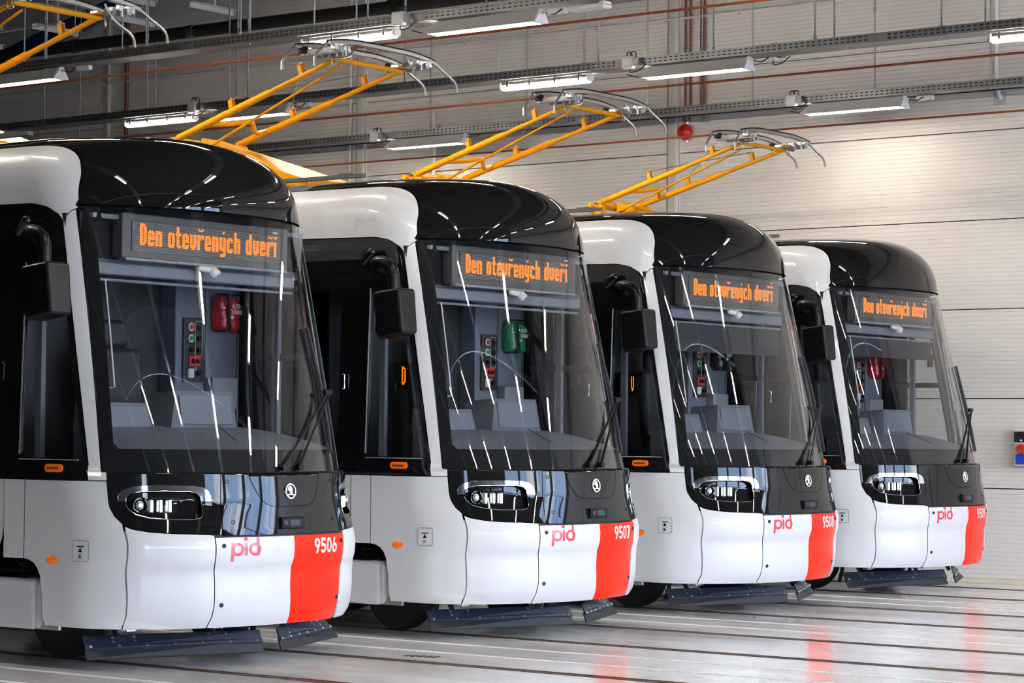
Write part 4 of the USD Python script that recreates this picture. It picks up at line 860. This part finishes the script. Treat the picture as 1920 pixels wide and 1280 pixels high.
    cp = o('control_panel', rbox((-2.838, .665, 2.185), (.02, .215, .475), .006), panelblk, CB)
    for (dy, dz, m_, r) in ((-.035, .17, plain('button_red', (.65, .02, .02), .3), .020), (-.035, .085, plain('button_green', (.01, .30, .10), .3), .020), (-.035, .0, cabblack, .018), (.045, .17, cabblack, .02), (.045, .085, cabblack, .02), (.045, .0, cabblack, .02), (.045, -.17, cabblack, .022), (.0, -.145, cabgrey, .018)):
        o('button', cyl((-2.828, .665+dy, 2.185+dz), (-2.812, .665+dy, 2.185+dz), r, 14), m_, CB)
        if dz > .05 and dy < 0: o('button_ring', lathe([(r, 0), (r+.012, 0), (r+.012, .006), (r, .006)], 'x', (-2.828, .665+dy, 2.185+dz), 18), lampwhite, CB)
    o('red_switch_plate', rbox((-2.826, .668, 2.10), (.012, .115, .075), .004), plain('switch_red', (.62, .02, .025), .4), CB); o('switch', cat(rbox((-2.815, .645, 2.10), (.014, .03, .035), .004), cyl((-2.82, .69, 2.10), (-2.808, .69, 2.10), .016, 12)), cabblack, CB)
    o('white_socket', rbox((-2.82, .622, 2.01), (.02, .06, .075), .012), lampwhite, CB); o('panel_border', cat(*[box((-2.827, .71+a_, 2.27), (.002, .003, .26)) for a_ in (-.035, .035)], *[box((-2.827, .71, 2.27+b_), (.002, .07, .003)) for b_ in (-.13, .13)]), lampwhite, CB)
    for sgn in (-1, 1):
        o('cab_side_wall', cat(box((-2.62, sgn*1.195, 1.15), (.95, .03, .46)), box((-2.62, sgn*1.15, 2.88), (.75, .03, .32))), cabdark)
        o('window_post', box((-2.46, sgn*1.17, 2.05), (.055, .04, 1.32)), cabgrey)
        o('window_bar', box((-2.42, sgn*1.185, 2.14), (.72, .02, .055)), cabdark) if sgn > 0 else None
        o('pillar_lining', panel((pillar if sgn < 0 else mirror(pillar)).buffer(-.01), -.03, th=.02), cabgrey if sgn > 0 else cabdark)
    for y, z0 in ((.35, .62), (-.35, .62)): o('grab_pole', tube([(-3.6, y, z0), (-3.6, y, 3.0)], .018, 10), plain('pole_green', (.02, .12, .08), .35))
    sw = o('sun_visor', box((-2.15, .98, 2.40), (.02, .10, .14)), cabblack)
    # pantograph
    K1, K2, T1, T2 = np.array((-5.52, -.40, 4.17)), np.array((-5.56, .40, 4.19)), np.array((-3.66, -.42, 4.715)), np.array((-3.66, .42, 4.715))
    pg = o('pantograph_base', cat(box((-4.9, .25, 3.68), (1.6, .07, .05)), box((-4.9, -.25, 3.68), (1.6, .07, .05)), box((-4.15, 0, 3.69), (.12, .56, .06)), box((-5.65, 0, 3.69), (.10, .56, .06)), *[cyl((x, y, 3.60), (x, y, 3.66), .05, 12) for x in (-5.6, -4.2) for y in (-.25, .25)]), yellow); PG = '/tram_kind/pantograph_base'
    la = trimesh.convex.convex_hull([(-5.50, y, z) for y in (-.13, .13) for z in (4.08, 4.20)] + [(-4.10, y, z) for y in (-.36, .36) for z in (3.66, 3.75)] + [(-4.35, y, z) for y in (-.36, .36) for z in (3.70, 3.82)])
    o('lower_arm', la, yellow, PG, smooth=25); o('knee', cat(cyl((-5.56, -.44, 4.14), (-5.56, .44, 4.14), .042, 16), rbox((-5.55, -.40, 4.06), (.12, .10, .16), .02), rbox((-5.50, .30, 4.10), (.22, .14, .14), .02), *[cyl((-5.6, y, 4.13), (-5.6, y+.06, 4.13), .028, 8) for y in (-.52, .46)]), yellow, PG)
    o('knee_bolt', cat(*[cyl((-5.58+dx, y, 4.15+dz), (-5.58+dx, y-.03, 4.15+dz), .018, 6) for dx, dz in ((.05, .0), (.10, -.07), (-.02, -.09)) for y in (-.47,)]), zinc, PG)
    for K, T in ((K1, T1), (K2, T2)):
        d = T-K; o('upper_arm', tube([K, K+d*.55, K+d*.585, K+d*.60, T], [.032, .031, .030, .022, .020], 18), yellow, PG)
    o('cross_tube', cat(tube([T1+(0, -.03, 0), T1+(0, .12, 0), T1*.5+T2*.5, T2-(0, .12, 0), T2+(0, .03, 0)], [.018, .022, .022, .022, .018], 16), box(T1+(0.01, .06, .026), (.09, .08, .008)), box(T2+(.01, -.02, .026), (.09, .08, .008))), yellow, PG)
    o('guide_rod', tube([(-5.45, -.16, 4.08), (-3.72, -.28, 4.68)], [.013, .010], 10), yellow, PG)
    o('stabiliser', tube(bend([(-5.15, -.38, 4.27), (-5.12, -.12, 4.30), (-5.05, .05, 4.34), (-5.12, .16, 4.24), (-5.2, .40, 4.30)]), .022, 12), yellow, PG)
    for K, T in ((K1, T1), (K2, T2)):
        d = (T-K)/np.linalg.norm(T-K)
        for t in (.36, .80):
            c = K+(T-K)*t; o('arm_bracket', cat(box(c+(-.02, -.012, .055), (.042, .008, .085), ry=-.25), box(c+(-.02, .020, .055), (.042, .008, .085), ry=-.25), box(c+(-.028, .004, .096), (.05, .04, .008), ry=-.25)), yellow, PG)
            o('bracket_bolt', cyl(c+(-.028, 0, .098), c+(-.028, 0, .118), .010, 6), zinc, PG)
    o('stay_wire', cat(tube([K1+(T1-K1)*.36+(-.03, 0, .11), K2+(T2-K2)*.80+(-.03, 0, .11)], .004, 5), tube([K2+(T2-K2)*.36+(-.03, 0, .11), K1+(T1-K1)*.80+(-.03, 0, .06)], .004, 5)), alu, PG)
    # head: two carbon strips with horns
    for xs in (-3.50, -3.86):
        ys = np.linspace(-.70, .70, 25); zz = 4.862-.045*np.clip((np.abs(ys)-.25)/.45, 0, 1)**2
        for nm_, m_, w_, h_, dz in (('strip_carrier', headalu, .046, .028, -.030), ('carbon_strip', cabblack, .036, .018, -.006)):
            V = []; Fz = []
            for i, (y, z) in enumerate(zip(ys, zz)): V += [(xs-w_/2, y, z+dz), (xs+w_/2, y, z+dz), (xs+w_/2, y, z+dz+h_), (xs-w_/2, y, z+dz+h_)]
            for i in range(24):
                for j in range(4): a_, b_ = i*4+j, i*4+(j+1) % 4; Fz += [[a_, b_, a_+4], [b_, b_+4, a_+4]]
            Fz += [[0, 2, 1], [0, 3, 2], [96, 97, 98], [96, 98, 99]]
            o(nm_, trimesh.Trimesh(V, Fz, process=False), m_, PG, smooth=False)
        for sg in (-1, 1):
            o('horn', tube(bend([(xs, sg*.66, 4.80), (xs, sg*.72, 4.80), (xs+.02, sg*.80, 4.74), (xs+.06, sg*.93, 4.66), (xs+.07, sg*.94, 4.57)], 7, .45), .0115, 12), headalu, PG)
            o('strip_mount', cat(rbox((xs, sg*.60, 4.785), (.06, .07, .06), .008), cyl((xs-.05, sg*.54, 4.77), (xs+.05, sg*.54, 4.77), .016, 8), rbox((xs+.02, sg*.47, 4.78), (.04, .03, .05), .006)), cabblack if xs < -3.6 else zinc, PG)
    for sg in (-1, 1):
        o('head_frame', cat(box((-3.68, sg*.56, 4.762), (.44, .05, .05)), box((-3.68, sg*.47, 4.745), (.30, .035, .03)), cyl((-3.86, sg*.58, 4.75), (-3.50, sg*.58, 4.75), .014, 8)), greysteel, PG)
        o('spring_box', cat(rbox((-3.60, sg*.50, 4.775), (.10, .06, .055), .008), rbox((-3.76, sg*.50, 4.77), (.09, .05, .05), .008), *[cyl((-3.62+q, sg*.50, 4.72), (-3.62+q, sg*.50, 4.80), .012, 8) for q in (-.12, -.04, .04, .14)]), zinc, PG)
        o('shunt_cable', tube(bend([(-3.52, sg*.36, 4.80), (-3.50, sg*.40, 4.72), (-3.58, sg*.50, 4.70), (-3.66, sg*.48, 4.74)], 6, .45), .009, 8), alu, PG)
        o('hook', tube(bend([(-3.62, sg*.46, 4.73), (-3.60, sg*.46, 4.66), (-3.64, sg*.48, 4.65), (-3.65, sg*.48, 4.71)]), .005, 6), zinc, PG)
build_tram()
OFF = [(0., 0.), (.1496, 3.4071), (.0610, 6.8591), (-.1075, 10.3044)]
LAB = ['white and black tram numbered 9506, nearest, with a red bag in its cab', 'white and black tram numbered 9507, with a green bag in its cab', 'white and black tram numbered 9508, between trams 9507 and 9509', 'white and black tram numbered 9509, beside the far wall']
for i, (x, y) in enumerate(OFF):
    t = thing('tram', LAB[i], 'tram', (x, y, 0), group='trams parked side by side')
    t.GetReferences().AddInternalReference('/tram_kind')
    TP = str(t.GetPath())
    num = str(9506+i); g, w = digits(num)
    obj('fleet_number', onfront(fine(extrude(g, .0008)), .378-w/2, .747, .0012), white, TP, label=f'white fleet number {num}')
    if i >= 2: obj('sun_blind', box((-2.118, -.06, 2.50 if i == 3 else 2.47), (.004, 1.98, .20 if i == 3 else .26)), cabdark, TP, label='half lowered grey sun blind')
    if i in (1, 2):
        cells = [(c, 12-r) for r, row in enumerate(['####..', '#####.'] + ['##..##']*9 + ['#####.', '####..'] if i == 1 else ['##..##']*9 + ['.####.', '.####.', '..##..']) for c, k in enumerate(row) if k == '#']; obj('saloon_display', box((-2.93, -.42, 2.05), (.03, .30, .22)), cabblack, TP)
        obj('display_letter', quads(cells, -.40, 1.98, .0085, .0115, .9, .75, -2.912), led_m, TP+'/saloon_display', label='orange display letter')
# bags hanging in the cabs
def bag(i, col, name, lab, y, z, text=True):
    x0, y0 = OFF[i]
    t = thing(name, lab, 'bag', (x0-2.79, y0+y, z), group='first aid bags in the cabs')
    sp = manifold3d.Manifold.sphere(.035, 20)
    m = man(manifold3d.Manifold.batch_hull([sp.translate(q) for q in ((-.02, -.10, -.10), (.02, .09, -.11), (-.02, .10, -.10), (.03, -.08, -.09), (-.02, -.10, .09), (.02, .08, .07), (-.02, .10, .07), (.02, -.10, .09), (.045, 0, -.02))]).refine_to_length(.012))
    m.apply_scale((1, .86, 1))
    m.vertices += m.vertex_normals*(.010*meshkit.noise(np.asarray(m.vertices)*34, 3))[:, None] if hasattr(meshkit, 'noise') else 0
    bm = mat(f'{name}_foil', {'p': ('principled_bsdf', dict(base_color=col, roughness=.22, coat_weight=.5))})
    obj('pouch', m, bm, t)
    for q, rz in ((-.060, .12), (.095, -.1)): obj('strap', cat(rbox((.088, q, -.005), (.012, .026, .27), .005, rx=rz), rbox((.02, q+.005, .135), (.12, .026, .012), .005), rbox((.02, q-.01, -.142), (.12, .026, .012), .005)), cabblack, t)
    obj('buckle', rbox((.096, -.035, -.04), (.014, .03, .025), .004), alu, t)
    obj('strap', tube([(.05, .12, -.03), (.04, .20, -.055)], .006, 6), cabblack, t)
    if text:
        for k, (s_, zz, h) in enumerate((('AUTO-', .030, .032), ('KÁRNIČ', -.016, .032))):
            tm = meshkit.text_mesh(s_, h, .001, True); v = tm.vertices.copy(); v[:, 0] *= .74
            tm.vertices = np.c_[.089+v[:, 2]-.10*np.maximum(0, v[:, 0]-.055), -.028+v[:, 0], zz+v[:, 1]]
            obj('lettering', tm, lampwhite, t, smooth=False)
bag(0, (.52, .008, .018), 'red_bag', 'red foil first aid bag with black straps in the cab of tram 9506', .96, 2.475)
bag(1, (.008, .20, .07), 'green_bag', 'green foil first aid bag with black straps in the cab of tram 9507', .96, 2.42)
bag(2, (.012, .012, .013), 'black_bag', 'black first aid bag with white lettering in the cab of tram 9508', .96, 2.36)
bag(3, (.52, .008, .018), 'red_bag', 'red bag half hidden by the sun blind in the cab of tram 9509', .96, 2.36, False)
